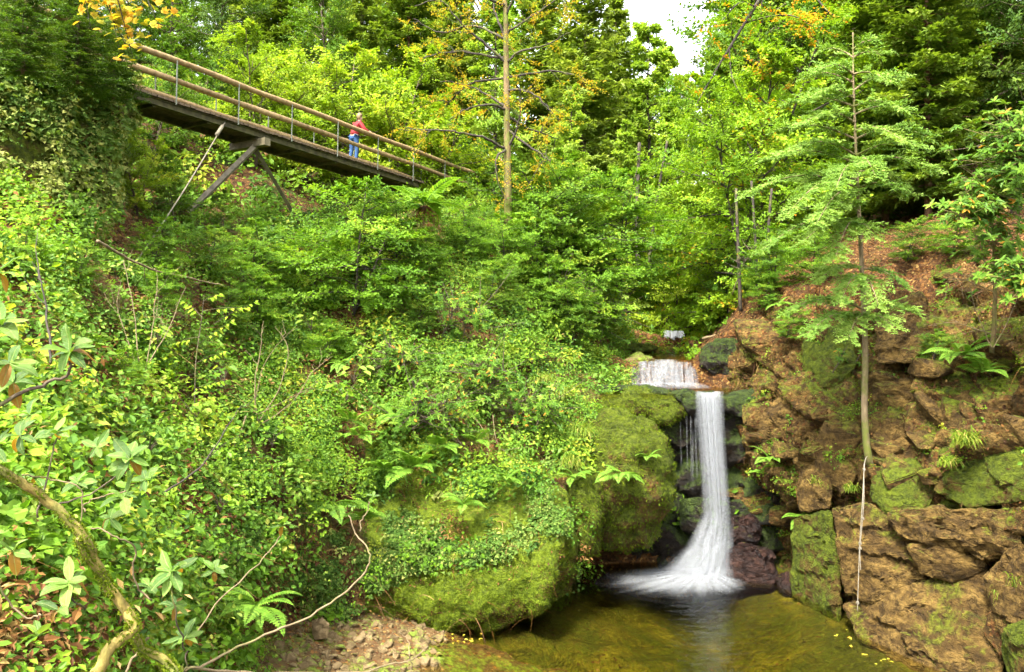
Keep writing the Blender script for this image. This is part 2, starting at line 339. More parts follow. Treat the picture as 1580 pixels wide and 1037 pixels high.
# left bank and the mossy buttress beside the fall
Lrows = [
 [(-300,200,17),(0,240,20),(180,300,22.5),(330,320,24.5),(460,330,26.5),(600,310,29.5),(780,335,30),(880,405,34),(940,472,39),(985,495,44)],
 [(-300,330,11),(0,345,13.5),(170,360,18),(320,390,21.5),(440,400,23.5),(580,385,26),(760,370,27),(860,440,28.5),(930,505,31),(965,525,35)],
 [(-300,480,8.5),(0,470,11),(150,460,14.5),(300,470,18.5),(430,480,22.3),(560,470,23.5),(700,470,24),(820,520,25),(910,552,26.3),(950,568,28.5)],
 [(-300,600,7),(0,590,9),(150,570,12.5),(300,580,16),(440,580,20.3),(560,570,21.8),(700,570,22.2),(830,590,23),(915,605,23.8),(960,610,26)],
 [(-300,720,6),(0,700,7.8),(150,690,10.8),(300,690,14),(450,680,18.3),(570,670,20.2),(700,660,20.7),(840,680,21.4),(910,690,22),(945,690,25)],
 [(-300,850,5.2),(0,820,6.8),(150,810,9.3),(300,800,12.3),(450,790,16.8),(570,770,19.2),(700,750,19.6),(820,755,20),(880,765,20.5),(925,770,24)],
 [(-300,1000,4.6),(0,940,6),(150,930,8.3),(300,900,11.5),(450,880,15.8),(560,860,18.0),(690,850,18.6),(810,850,18.8),(868,850,19.3),(905,850,24)],
 [(-300,1150,4.2),(0,1050,5.6),(150,1040,8),(300,990,12),(450,940,16.4),(585,925,18),(690,930,17.8),(800,930,18.1),(850,930,18.7),(885,930,24)],
 [(-300,1300,4),(0,1200,5.2),(180,1120,9),(330,1050,13),(470,985,17),(600,978,18.3),(700,988,18.1),(800,972,18.7),(842,955,19.4),(870,950,24)],
 [(-300,1500,4),(0,1350,5.2),(190,1260,9),(345,1180,13),(475,1050,17),(605,1040,18.2),(703,1045,18),(802,1035,18.6),(845,1015,19.3),(870,1000,24)],
]
LB = sheet(Lrows, 26)
_n = grid_normals(LB); _f = LB.reshape(-1, 3)
_dp = fbm(_f, 2.6, 4, 3) * .75 + fbm(_f, .7, 4, 5) * .16 + .10 * fbm(_f, .35, 3, 6, True)
LB = LB + _n * (_dp.reshape(LB.shape[:2]) * np.clip(LB[..., 1] / 16, .35, 1))[..., None]
_o = grid_mb(LB).obj('left_bank', M['bank'], kind='structure'); _o.data.materials.append(M['mossbank'])
_px, _py = proj(_f); _k = 1.0 * ((_px > 560) & (_py > 560)) * sstep(-60, 60, _py - 700 + .15 * (760 - _px) + 160 * fbm(_f, 1.0, 3, 77))
_o.data.polygons.foreach_set('material_index', (_k.reshape(LB.shape[:2])[:-1, :-1] > .5).ravel().astype(np.int32))

# ivy-hung rock under the near end of the bridge
Irows = [
 [(-300,-20,15),(-60,40,16.5),(60,70,17.3),(140,85,18.2),(195,105,19.5),(215,110,23)],
 [(-300,60,13.8),(-60,100,15.2),(60,110,16.4),(140,115,17.6),(192,130,19),(210,135,23)],
 [(-300,150,13.2),(-60,170,14.7),(60,180,16),(140,185,17.2),(182,190,18.6),(200,190,23)],
 [(-300,250,12.6),(-60,250,14.3),(60,255,15.7),(130,260,16.9),(172,265,18.3),(190,265,23)],
 [(-300,330,12),(-60,325,13.9),(60,325,15.4),(125,325,16.8),(165,325,18.2),(180,325,23)],
 [(-300,430,11.6),(-60,430,13.6),(60,430,15.2),(120,420,16.8),(160,400,18.2),(175,400,23)],
]
IV = sheet(Irows, 16); _n = grid_normals(IV); _f = IV.reshape(-1, 3)
IV = IV + _n * (fbm(_f, 1.5, 4, 9) * .4 + fbm(_f, .5, 3, 8, True) * .12).reshape(IV.shape[:2])[..., None]
grid_mb(IV).obj('rock_outcrop', M['mossrock'], kind='structure')

# right cliff: blocky rock below, leaf-littered slope above
def blocky(Pp, cell, seed, amp=.25, tilt=.35, crack=.16, cw=.09):
    r = np.random.default_rng(seed); lo, hi = Pp.min(0) - cell, Pp.max(0) + cell
    Q = Pp * np.array((1, 1, 1.35)) + np.stack([fbm(Pp, 1.1, 3, seed), fbm(Pp, 1.1, 3, seed + 1), fbm(Pp, 1.1, 3, seed + 2)], -1) * .25
    lo2, hi2 = Q.min(0) - cell * .5, Q.max(0) + cell * .5
    shp = np.maximum(1, np.ceil((hi2 - lo2) / cell)).astype(int)
    ii = np.stack(np.meshgrid(*[np.arange(s) for s in shp], indexing='ij'), -1)
    pts = lo2 + (ii + r.random(ii.shape)) * cell
    off = r.normal(size=shp) * amp; tl = r.normal(size=tuple(shp) + (3,)) * tilt
    base = np.floor((Q - lo2) / cell).astype(int); d1 = np.full(len(Q), 9e9); d2 = d1.copy(); o = np.zeros(len(Q))
    for a in (-1, 0, 1):
        for b in (-1, 0, 1):
            for c in (-1, 0, 1):
                k = np.clip(base + (a, b, c), 0, shp - 1); q = pts[k[:, 0], k[:, 1], k[:, 2]]
                dv = Q - q; dd = np.linalg.norm(dv, axis=1); new = dd < d1 - 1e-9
                same = np.abs(dd - d1) < 1e-9
                d2 = np.where(new, d1, np.where(same, d2, np.minimum(d2, dd)))
                val = off[k[:, 0], k[:, 1], k[:, 2]] + (tl[k[:, 0], k[:, 1], k[:, 2]] * dv).sum(1)
                o = np.where(new, val, o); d1 = np.where(new, dd, d1)
    return o - crack * (1 - sstep(0, cw, d2 - d1))
Rrows = [
 [(1120,400,38),(1200,385,38),(1280,345,36),(1370,330,34),(1450,315,31),(1560,300,29),(1700,270,26),(1900,200,23)],
 [(1130,470,31),(1175,452,27.5),(1240,420,26),(1340,400,25),(1440,372,24),(1560,360,22),(1700,340,19),(1900,300,16)],
 [(1135,535,27.5),(1160,525,24.8),(1230,505,23.2),(1330,500,22),(1430,475,21),(1560,465,19),(1700,450,16),(1900,420,13)],
 [(1125,600,26),(1160,600,23.4),(1235,590,21.8),(1330,590,20.5),(1430,570,19.5),(1560,560,17.5),(1700,560,14.5),(1900,540,11.5)],
 [(1125,650,25),(1150,660,23),(1230,660,21.3),(1330,680,19.6),(1430,660,18.5),(1560,650,16.5),(1700,660,13.5),(1900,640,10.5)],
 [(1130,740,24.5),(1165,750,22.6),(1225,760,21.3),(1310,770,19.4),(1430,740,17.6),(1560,720,15.7),(1700,720,12.7),(1900,740,10)],
 [(1130,830,24),(1185,840,22.6),(1225,850,21.3),(1300,840,19.3),(1400,830,17.8),(1560,830,15.6),(1700,840,12.5),(1900,860,9.8)],
 [(1130,890,23.6),(1190,890,22.4),(1225,900,21.4),(1300,950,19.2),(1400,1000,17),(1560,1010,14.9),(1700,1020,12.3),(1900,1060,9.6)],
 [(1130,930,23.6),(1190,930,22.4),(1220,935,21.6),(1300,1000,19),(1410,1090,16.6),(1570,1180,14.4),(1700,1240,12.2),(1900,1300,9.6)],
]
RC = sheet(Rrows, 36); _n = grid_normals(RC); _f = RC.reshape(-1, 3)
_v = np.linspace(0, 8, RC.shape[0])[:, None] * np.ones(RC.shape[1])[None]
_rk = sstep(.7, 2.4, _v + .5 * fbm(_f, 2.5, 3, 21).reshape(_v.shape))
_d = (blocky(_f, 1.6, 31, .16, .26, .22, .12) + .45 * blocky(_f, .62, 41, .12, .28, .12, .08)).reshape(_v.shape) * _rk
_d = _d + (fbm(_f, .35, 3, 22, True) * .05 + fbm(_f, 2.2, 3, 23) * .25 + fbm(_f, .8, 3, 25) * .12).reshape(_v.shape) - .45 * sstep(4.3, 5.6, _v)
RC = RC + _n * _d[..., None]
_o = grid_mb(RC).obj('right_cliff', M['cliff'], kind='structure'); _o.data.materials.append(M['litter'])
_lt = (_v + .9 * fbm(_f, 1.6, 3, 24).reshape(_v.shape) + .35 * sstep(1300, 1560, proj(_f)[0]).reshape(_v.shape) < 1.8)[:-1, :-1]
_o.data.polygons.foreach_set('material_index', _lt.ravel().astype(np.int32))

# dark wet wall behind the fall, with the sill it spills over
Wrows = [
 [(880,585,27.5),(960,600,26.5),(1040,607,25.5),(1095,609,24.5),(1150,604,25.5),(1210,590,27)],
 [(880,606,24.2),(960,609,23.7),(1040,613,23.4),(1095,616,23.1),(1150,606,23.4),(1210,600,24)],
 [(880,660,24),(960,660,23.8),(1040,665,23.7),(1095,665,23.7),(1145,665,23.4),(1210,660,23.6)],
 [(880,760,24),(960,760,23.7),(1040,760,23.6),(1095,770,23.5),(1145,760,23.1),(1210,760,23.2)],
 [(880,830,24),(960,840,23.7),(1040,830,23.3),(1095,830,22.9),(1145,840,22.8),(1210,840,23)],
 [(880,930,23.8),(960,930,23.5),(1040,930,23),(1095,930,22.6),(1145,930,22.6),(1210,930,23)],
]
WW = sheet(Wrows, 24); _n = grid_normals(WW); _f = WW.reshape(-1, 3)
_d = (blocky(_f, .8, 51, .14, .25, .10) + fbm(_f, .4, 3, 52, True) * .06).reshape(WW.shape[:2])
_d[:30] *= np.linspace(0, 1, 30)[:, None] * .8
WW = WW + _n * _d[..., None]
grid_mb(WW).obj('waterfall_wall', M['wetrock'], kind='structure')

# bed of the upper stream, stepping up behind the lip
def stream_bed():
    ys = [23.6, 24.6, 26.0, 26.6, 26.85, 27.1, 28.5, 31, 34.5, 35.4, 35.8, 38, 43, 50]
    zs = [4.78, 4.74, 4.78, 4.80, 5.15, 5.70, 5.72, 5.95, 6.15, 6.2, 6.62, 6.7, 7.1, 7.6]
    cx = [5.6, 5.3, 5.1, 5.05, 5.05, 5.05, 5.1, 5.7, 6.9, 7.1, 7.2, 7.3, 7.0, 7.2]
    off = [-6, -4, -2.6, -1.7, -1.25, -.6, 0, .6, 1.25, 1.7, 2.6, 4, 6]
    rise = [-.8, -.3, .1, .18, .06, -.04, -.06, -.03, .06, .45, 1.5, 2.9, 4.0]
    rows = [[(c + o * (1.0 if y > 26.3 else 1.15), y, z + r) for o, r in zip(off, rise)] for y, z, c in zip(ys, zs, cx)]
    G = sheet(rows[::-1], 12, False); f = G.reshape(-1, 3); n = grid_normals(G)
    return G + n * (fbm(f, .8, 4, 61) * .16 + fbm(f, .3, 3, 62, True) * .05).reshape(G.shape[:2])[..., None]
SB = stream_bed(); grid_mb(SB).obj('stream_bed', M['litter'], kind='structure')

# pool bed
def pool_bed():
    X, Y = np.meshgrid(np.linspace(-8, 12, 120), np.linspace(6, 25, 110))
    e = np.stack([X.ravel(), Y.ravel(), 0 * X.ravel()], -1)
    edge_l = np.interp(Y, [6, 14, 16, 17.5, 18.5, 20, 25], [-3.5, -2.6, -2.2, -1.0, .6, 1.2, 1.6])
    edge_r = np.interp(Y, [6, 13, 16, 18.5, 21, 25], [8.5, 8.6, 7.7, 7.4, 7.0, 6.6])
    t = np.minimum((X - edge_l) / 3.2, (edge_r - X) / 2.2)
    z = -.06 - 1.1 * sstep(-.5, 1.2, t) + .12 * fbm(e, 1.2, 4, 71).reshape(X.shape)
    return np.stack([X, Y, z], -1)
PB = pool_bed(); grid_mb(PB[::-1]).obj('pool_bed', M['bed'], kind='structure')

# gravel bar
def gravel_bar():
    X, Y = np.meshgrid(np.linspace(-8.5, 2.2, 120), np.linspace(11, 18.2, 90))
    e = np.stack([X.ravel(), Y.ravel(), 0 * X.ravel()], -1)
    edge = np.interp(Y, [11, 14, 15.5, 16.6, 17.6, 18.5, 19.5], [-2.6, -2.3, -1.9, -1.75, -1.6, -1.4, -1.4])
    z = np.clip(np.where(X > edge, (edge - X) * .30, (edge - X) * .22), -1.4, 1.2) + fbm(e, .9, 4, 81).reshape(X.shape) * .10 + fbm(e, .22, 2, 82).reshape(X.shape) * .035
    return np.stack([X, Y, z], -1)
GB = gravel_bar(); gravel = grid_mb(GB[::-1]).obj('gravel_bar', M['gravel'], kind='structure')

_SV = [(LB.reshape(-1, 3),) + proj(LB.reshape(-1, 3)), (RC.reshape(-1, 3),) + proj(RC.reshape(-1, 3))]
def on_surface(px, py, d, off=.15, tol=3.0):     # slide a plant along the line of sight until it roots on the bank or cliff
    best = None
    for V, X, Y in _SV:
        k = (np.abs(X - px) < 16) & (np.abs(Y - py) < 16)
        if k.any():
            m = float(np.percentile(V[k, 1], 20))
            if abs(m - d) < tol and (best is None or m < best): best = m
    return (best if best else d) - off
# ------------------------------------------------------------------ water
def water_mat(name, tint, dens, ripple=.28, scale=1.0):
    m, nt, out = new_mat(name); L = nt.links; pos = geo_pos(nt)
    mp = nd(nt, 'ShaderNodeMapping'); mp.inputs['Scale'].default_value = (1.0, 2.6, 1); L.new(pos, mp.inputs[0])
    h = math_(nt, 'ADD', noise(nt, 1.6 * scale, 3, .5, mp.outputs[0], .5), math_(nt, 'MULTIPLY', noise(nt, 7 * scale, 3, .5, mp.outputs[0]), .25))
    bn = bump(nt, h, ripple, .12)
    tr = nd(nt, 'ShaderNodeBsdfTransparent'); tr.inputs[0].default_value = (*tint, 1)
    gl = nd(nt, 'ShaderNodeBsdfGlossy'); gl.inputs['Roughness'].default_value = .06; L.new(bn, gl.inputs['Normal'])
    fr = nd(nt, 'ShaderNodeFresnel'); fr.inputs[0].default_value = 1.33; L.new(bn, fr.inputs['Normal'])
    mx = nd(nt, 'ShaderNodeMixShader'); L.new(fr.outputs[0], mx.inputs[0]); L.new(tr.outputs[0], mx.inputs[1]); L.new(gl.outputs[0], mx.inputs[2])
    L.new(mx.outputs[0], out.inputs[0])
    if dens:
        va = nd(nt, 'ShaderNodeVolumeAbsorption'); va.inputs['Color'].default_value = (.56, .54, .05, 1); va.inputs['Density'].default_value = dens
        L.new(va.outputs[0], out.inputs['Volume'])
    return m
M['pool'] = water_mat('pool_water', (.90, .88, .70), .26)
M['stream'] = water_mat('stream_water', (.85, .78, .5), 0, .5, 2.0)
mb = MB(); X0, X1, Y0, Y1 = -7.5, 11.5, 6.3, 24.6
gx, gy = np.meshgrid(np.linspace(X0, X1, 60), np.linspace(Y0, Y1, 60))
mb.add([(X0, Y0, 0), (X1, Y0, 0), (X1, Y1, 0), (X0, Y1, 0), (X0, Y0, -3.4), (X1, Y0, -3.4), (X1, Y1, -3.4), (X0, Y1, -3.4)], None,
       [(0, 1, 2, 3), (7, 6, 5, 4), (0, 4, 5, 1), (1, 5, 6, 2), (2, 6, 7, 3), (3, 7, 4, 0)])
mb.obj('pool_water', M['pool'], kind='structure', smooth=False)
mb = MB()
mb.add([(2.6, 23.05, 4.93), (8.6, 23.2, 4.93), (9.5, 26.95, 4.94), (2.2, 26.95, 4.94)], None, [(0, 1, 2, 3)])
rows = [(27.0, 5.79, 5.05), (28.5, 5.82, 5.1), (31, 6.02, 5.7), (34.5, 6.24, 6.9), (35.6, 6.28, 7.15)]
for (y0, z0, c0), (y1, z1, c1) in zip(rows[:-1], rows[1:]):
    mb.add([(c0 - 1.7, y0, z0), (c0 + 1.7, y0, z0), (c1 + 1.7, y1, z1), (c1 - 1.7, y1, z1)], None, [(0, 1, 2, 3)])
mb.add([(5.5, 35.8, 6.7), (9, 35.8, 6.7), (8.8, 45, 7.2), (5.2, 45, 7.2)], None, [(0, 1, 2, 3)])
mb.obj('stream_water', M['stream'], kind='structure', smooth=False)


# ------------------------------------------------------------------ falling water
def silk_mat(name, alpha=.8, scale=(60, 2.0)):
    m, nt, out = new_mat(name); L = nt.links
    at = nd(nt, 'ShaderNodeAttribute', attribute_name='tint').outputs['Fac']
    df = nd(nt, 'ShaderNodeBsdfDiffuse'); df.inputs[0].default_value = (.36, .375, .39, 1)
    tl = nd(nt, 'ShaderNodeBsdfTranslucent'); tl.inputs[0].default_value = (.37, .385, .40, 1)
    mx = nd(nt, 'ShaderNodeMixShader'); mx.inputs[0].default_value = .45; L.new(df.outputs[0], mx.inputs[1]); L.new(tl.outputs[0], mx.inputs[2])
    tp = nd(nt, 'ShaderNodeBsdfTransparent'); m2 = nd(nt, 'ShaderNodeMixShader')
    L.new(math_(nt, 'MULTIPLY', at, alpha, True), m2.inputs[0]); L.new(tp.outputs[0], m2.inputs[1]); L.new(mx.outputs[0], m2.inputs[2])
    L.new(m2.outputs[0], out.inputs[0]); return m
M['silk'] = silk_mat('falling_water', 1.0)
M['foam'] = silk_mat('foam_veil', .7)
def ribbon(mb, pts, width, fade, side=(1, 0, 0)):
    pts = np.asarray(pts, float); n = len(pts); w = np.broadcast_to(np.asarray(width, float), (n,))[:, None]
    s = np.broadcast_to(np.asarray(side, float), (n, 3)); V = np.stack([pts - s * w / 2, pts + s * w / 2], 1).reshape(-1, 3)
    i = np.arange(n - 1) * 2
    mb.add(V, None, np.stack([i, i + 1, i + 3, i + 2], -1), np.repeat(fade, 2))
r = np.random.default_rng(11)
def strands(mb, n, top, bot, curve, wid, fades, jd=.12, k=14, clump=7):
    """n ribbons between a top and a bottom curve; curve bends them out at the start of the drop"""
    top, bot = np.array(top, float), np.array(bot, float); cl = r.random(clump); cw = r.uniform(.3, 1, clump)
    for i in range(n):
        u = r.beta(1.25, 1.25); a = top[0] * (1 - u) + top[1] * u; b = bot[0] * (1 - u) + bot[1] * u + r.normal(size=3) * (.05, .05, .05)
        t = np.linspace(0, 1, k) ** 1.0; z = a[2] * (1 - t ** 1.6) + b[2] * t ** 1.6; h = t ** .75
        p = np.stack([a[0] * (1 - h) + b[0] * h, a[1] * (1 - h) + b[1] * h - curve * np.sin(np.minimum(t * 3, 1) * math.pi / 2) + r.uniform(-jd, jd) * np.minimum(1, t * 4), z], -1)
        f = (.3 + .7 * cw[np.argmin(np.abs(cl - u))]) * (.35 + .65 * min(1, 5 * min(u, 1 - u)))
        ribbon(mb, p, r.uniform(*wid), np.clip(r.uniform(*fades) * f * np.ones(k) * np.where(t < .05, .8, 1), 0, 1))
def veil(mb, left, right, seed, amt, fu=9.0, fv=1.2, bulge=.0, push=0.0, endfade=(.0, .0), edge=.22, nu=46, nv=46, squeeze=0.0, contrast=1.6):
    """a silky sheet between two edge curves; its cover varies in soft streaks along the flow"""
    A = spline([P(*q) for q in left], 12); B = spline([P(*q) for q in right], 12)
    A = np.stack([np.interp(np.linspace(0, 1, nv), np.linspace(0, 1, len(A)), A[:, c]) for c in range(3)], -1); B = np.stack([np.interp(np.linspace(0, 1, nv), np.linspace(0, 1, len(B)), B[:, c]) for c in range(3)], -1)
    u = np.linspace(squeeze, 1 - squeeze, nu); v = np.linspace(0, 1, nv); U, Vv = np.meshgrid(u, v)
    G = A[:, None] * (1 - U[..., None]) + B[:, None] * U[..., None]
    G[..., 1] -= bulge * np.sin(math.pi * U) + push + .05 * fbm(np.stack([U.ravel() * fu, Vv.ravel() * fv, 0 * U.ravel() + seed], -1), 1.0, 2, seed).reshape(U.shape)
    st = fbm(np.stack([U.ravel() * fu, Vv.ravel() * fv, 0 * U.ravel() + seed * 3.1], -1), 1.0, 3, seed).reshape(U.shape)
    a = amt * np.clip(.5 + contrast * st, 0, 1) * np.clip(np.minimum((U - squeeze), (1 - squeeze - U)) / edge, 0, 1) ** .7
    if endfade[0]: a = a * np.clip(Vv / endfade[0], 0, 1)
    if endfade[1]: a = a * np.clip((1 - Vv) / endfade[1], 0, 1)
    h, w = U.shape; i = np.arange(h - 1)[:, None] * w + np.arange(w - 1)[None]; mb.add(G.reshape(-1, 3), None, np.stack([i, i + 1, i + 1 + w, i + w], -1).reshape(-1, 4), a.ravel())
mb = MB()
fl = [(1072, 603, 23.6), (1071, 606.5, 23.1), (1072, 622, 22.9), (1077, 690, 22.7), (1082, 760, 22.55), (1083, 812, 22.45)]
fr_ = [(1115, 603, 23.6), (1115, 606.5, 23.1), (1116, 622, 22.9), (1119, 690, 22.7), (1124, 760, 22.55), (1127, 812, 22.45)]
for k, (am, fu, pu) in enumerate(((.55, 7, .0), (.5, 12, .04), (.5, 18, .08), (.45, 26, .11), (.4, 9, .14), (.35, 34, .16), (.3, 15, .19))):
    veil(mb, fl, fr_, 70 + k, am, fu, .9, .06, pu, (.10, .12), (.45, .3, .22)[k % 3], squeeze=.05 * (k % 3), contrast=2.3)
fall = mb.obj('waterfall', M['silk'], None, label='tall silky white waterfall dropping from the mossy lip into the pool', cat='waterfall')
mb = MB()     # the fall breaks on the ledge and fans out
for k, (am, x0, x1, dx) in enumerate(((.5, 1026, 1134, .0), (.45, 1036, 1132, .12), (.5, 1044, 1130, .22), (.4, 1016, 1138, .28), (.45, 1054, 1128, .34), (.35, 1030, 1136, .4), (.3, 1062, 1126, .2), (.30, 1000, 1142, .30), (.28, 1012, 1140, .45))):
    y1 = 896 - 2 * k + 3 * (k % 3); d1 = 6.55 * FPX / (y1 - 518.5); ys = 792 + 9 * (k % 4)
    veil(mb, [(1083, ys - 8, 22.5), (1074 - k % 3 * 3, ys + 18, 22.4), (1056 + (x0 - 1030) * .4, 846, 22.25), (x0 + 8, 872, 22.1), (x0 - 10, y1 - 4, d1 + .1)], [(1126, ys - 8, 22.5), (1129, ys + 18, 22.4), (1130, 846, 22.2), (min(x1, 1130), 874, 22.0), (min(x1, 1130) + 2, y1, d1)],
         90 + k, am, 5 + 3 * k, 1.4, .28, dx * .5, (.22, .22), .32, contrast=1.7)
mb.obj('splash', M['silk'], fall)
mb = MB()     # foam drifting out over the pool
for k in range(6):
    nu, nv = 120, 26; an = np.linspace(math.radians(120), math.radians(372), nu); t = np.linspace(0, 1, nv); AN, T = np.meshgrid(an, t); q0 = P(1088, 886, 22.1)
    sp = np.stack([np.cos(AN).ravel() * 7 * (1 + k * .3), np.sin(AN).ravel() * 7 * (1 + k * .3), T.ravel() * 1.3 + k * 5], -1); st = fbm(sp, 1.0, 3, 130 + k).reshape(AN.shape)
    reach = np.interp(np.degrees(AN), [120, 165, 190, 215, 250, 290, 330, 372], [.5, 1.7, 2.8, 2.7, 2.0, 1.5, .8, .4]) * (1 + .25 * fbm(sp * (1, 1, 0) * .6, 1.0, 2, 140 + k).reshape(AN.shape)) * (.8 + .08 * k)
    R_ = .12 + reach * T; G = np.stack([q0[0] + np.cos(AN) * R_, q0[1] + np.sin(AN) * R_ * .9, .015 + .012 * k + .16 * (1 - T) ** 3 * (.4 + .1 * k)], -1)
    a = np.clip((.95 - T) * 1.2, 0, 1) ** 1.3 * np.clip(.55 + 1.9 * st + .5 * (1 - T) ** 2, 0, 1) * .85
    i = np.arange(nv - 1)[:, None] * nu + np.arange(nu - 1)[None]; mb.add(G.reshape(-1, 3), None, np.stack([i, i + 1, i + 1 + nu, i + nu], -1).reshape(-1, 4), a.ravel())
mb.obj('foam', M['silk'], fall)
mb = MB()     # thin trickles on the wet wall
for k, (x, w, y0, y1) in enumerate(((1057, 3, 640, 735), (1063, 4, 632, 745), (1070, 5, 628, 740), (1048, 2, 650, 720), (1066, 3, 660, 760))):
    veil(mb, [(x, y0, 23.3), (x + 1, (y0 + y1) / 2, 23.1), (x, y1, 22.95)], [(x + w, y0, 23.3), (x + w, (y0 + y1) / 2, 23.1), (x + w + 2, y1, 22.95)], 150 + k, .45, 3, 2, 0, .1, (.2, .5), .3, 12, 24)
mb.obj('trickle', M['silk'], fall)
mb = MB()
for k, (x0, x1, y0, am) in enumerate(((973, 982, 563, .5), (983, 1012, 557.5, .7), (1004, 1046, 556, .75), (1038, 1066, 559, .65), (1058, 1073, 565, .45))):
    for j in range(3):
        veil(mb, [(x0 + 2, y0 - 2, 27.6), (x0 + 1, y0, 27.1), (x0, y0 + 5, 26.9), (x0 - 1, 578, 26.5), (x0 - 2, 592, 26.3)], [(x1, y0 - 2, 27.6), (x1, y0, 27.1), (x1 + 1, y0 + 5, 26.9), (x1 + 3, 578, 26.45), (x1 + 6, 593, 26.2)], 160 + 7 * k + j, am * .5, 4 + 4 * j, 1.0, .10, .04 * j, (.25, .0), .3, 30, 24, contrast=2.6)
for k in range(3):
    veil(mb, [(972, 590, 26.45), (962, 596, 26.0), (955, 600, 25.2)], [(1078, 590, 26.35), (1096, 596, 25.9), (1100, 600, 25.0)], 190 + k, .55, 10 + 5 * k, 1.5, 0, .05 * k, (.1, .8), .2, 40, 16)
mb.obj('cascade', M['silk'], None, label='low wide white cascade on the rock step above the main fall', cat='waterfall')
mb = MB()
strands(mb, 40, (P(1026, 510, 35.8), P(1052, 510, 35.8)), (P(1022, 521, 35.1), P(1055, 521, 35.1)), .06, (.05, .12), (.4, .9), .05, 8)
mb.obj('cascade', M['silk'], None, label='tiny white cascade far upstream under the overhanging bushes', cat='waterfall')

# ------------------------------------------------------------------ rocks
def rock_mesh(name, pts, mat, seed, cuts=9, amp=.10, sc=.6, fine=.022, bev=.035):
    bm = bmesh.new()
    for p in pts: bm.verts.new([float(q) for q in p])
    res = bmesh.ops.convex_hull(bm, input=bm.verts)
    junk = [g for g in res['geom_interior'] if isinstance(g, bmesh.types.BMVert)]
    if junk: bmesh.ops.delete(bm, geom=junk, context='VERTS')
    bmesh.ops.dissolve_limit(bm, angle_limit=.12, verts=bm.verts, edges=bm.edges)
    if bev: bmesh.ops.bevel(bm, geom=list(bm.edges), offset=bev, segments=2, affect='EDGES', clamp_overlap=True)
    bmesh.ops.triangulate(bm, faces=bm.faces)
    for _ in range(9):
        lim = max(e.calc_length() for e in bm.edges) ; tgt = cuts
        es = [e for e in bm.edges if e.calc_length() > tgt]
        if not es or len(bm.verts) > 9000: break
        bmesh.ops.subdivide_edges(bm, edges=es, cuts=1); bmesh.ops.triangulate(bm, faces=bm.faces)
    bm.normal_update()
    co = np.array([v.co[:] for v in bm.verts]); no = np.array([v.normal[:] for v in bm.verts])
    st = co @ np.array([[.9, .3, .2], [-.3, .9, .3], [.1, -.35, 1.9]]).T
    d = fbm(co, sc, 4, seed) * amp * .55 + (blocky(co, .75, int(seed), .022, .07, .03, .03) if amp >= .1 and sc > .5 and len(co) > 800 else 0) + fbm(st, sc * .9, 4, seed + 3, True) * fine * 1.6 + fbm(co, sc * .25, 3, seed + 5) * fine
    co = co + no * d[:, None]
    for v, c in zip(bm.verts, co): v.co = c
    me = bpy.data.meshes.new(name); bm.to_mesh(me); bm.free(); me.materials.append(mat)
    me.polygons.foreach_set('use_smooth', [True] * len(me.polygons))
    if hasattr(me, 'set_sharp_from_angle'): me.set_sharp_from_angle(angle=math.radians(26))
    return me
def block(name, front, thick, mat, seed, label, cat='rock', cuts=.12, bulge=.12, **kw):
    """angular rock whose visible face has the given corners (pixel, pixel, distance)"""
    f = np.array([P(*q) for q in front]); c = f.mean(0); back = c + (f - c) * .85 + nrm(c - np.array((0, 0, CAMZ))) * thick + np.array((0, 0, -.1 * thick))
    fr = c + (f - c) * .6 - nrm(c - np.array((0, 0, CAMZ))) * bulge
    me = rock_mesh(name, np.concatenate([f, fr, back]), mat, seed, cuts, **kw)
    return mkobj(name, me, None, label, cat)
bo, mr = M['boulder'], M['mossrock']
block('boulder', [(1285,782,18.6),(1340,772,18.2),(1378,800,17.9),(1420,860,17.4),(1432,892,17.2),(1350,925,17.7),(1302,918,18.4)], 1.6, bo, 1, 'tan upright slab behind the hanging rope', 'boulder')
block('boulder', [(1300,932,18.5),(1360,920,17.6),(1440,892,16.9),(1520,880,16.2),(1545,920,15.7),(1552,1010,15.2),(1540,1090,14.9),(1440,1062,15.8),(1330,990,17.6)], 1.8, bo, 2, 'largest tan boulder sloping into the pool at bottom right', 'boulder')
block('boulder', [(1400,842,17.1),(1450,838,16.7),(1515,856,16.2),(1522,878,16.1),(1470,895,16.5),(1425,885,16.9)], 1.2, bo, 3, 'small mossy wedge stone between the cracks of the pale cliff', 'boulder')
block('boulder', [(1372,790,17.6),(1440,785,17),(1560,790,15.7),(1580,850,15.3),(1520,858,15.9),(1440,836,16.7),(1390,830,17.3)], 1.2, bo, 4, 'layered brown ledge overhanging the wedge stone on the right', 'rock ledge', amp=.14, fine=.06)
block('boulder', [(1225,800,20.6),(1282,785,19.3),(1296,880,19.0),(1298,965,18.9),(1270,962,19.6),(1218,912,20.9)], 1.2, mr, 5, 'dark green mossy rock face just left of the tan slab', 'boulder')
block('boulder', [(1163,648,22.2),(1215,600,21.8),(1262,618,21.3),(1272,655,21),(1240,690,21),(1180,682,21.9)], 1.3, bo, 6, 'tilted brown block right of the waterfall lip', 'boulder')
block('boulder', [(1345,592,19.9),(1400,580,19.4),(1430,600,19.1),(1425,625,19.1),(1380,640,19.4),(1350,625,19.9)], 1.0, bo, 7, 'pale angular block right of the slender hemlock trunk', 'boulder')
block('boulder', [(1250,690,20.5),(1290,640,20.2),(1325,650,19.8),(1332,720,19.5),(1300,760,19.6),(1255,745,20.3)], 1.0, bo, 8, 'cracked brown block left of the slender hemlock base', 'boulder')
block('boulder', [(1345,640,19.4),(1420,630,18.9),(1455,660,18.5),(1440,700,18.4),(1370,705,18.9),(1345,690,19.4)], 1.0, bo, 9, 'broad brown block right of the slender hemlock base', 'boulder')
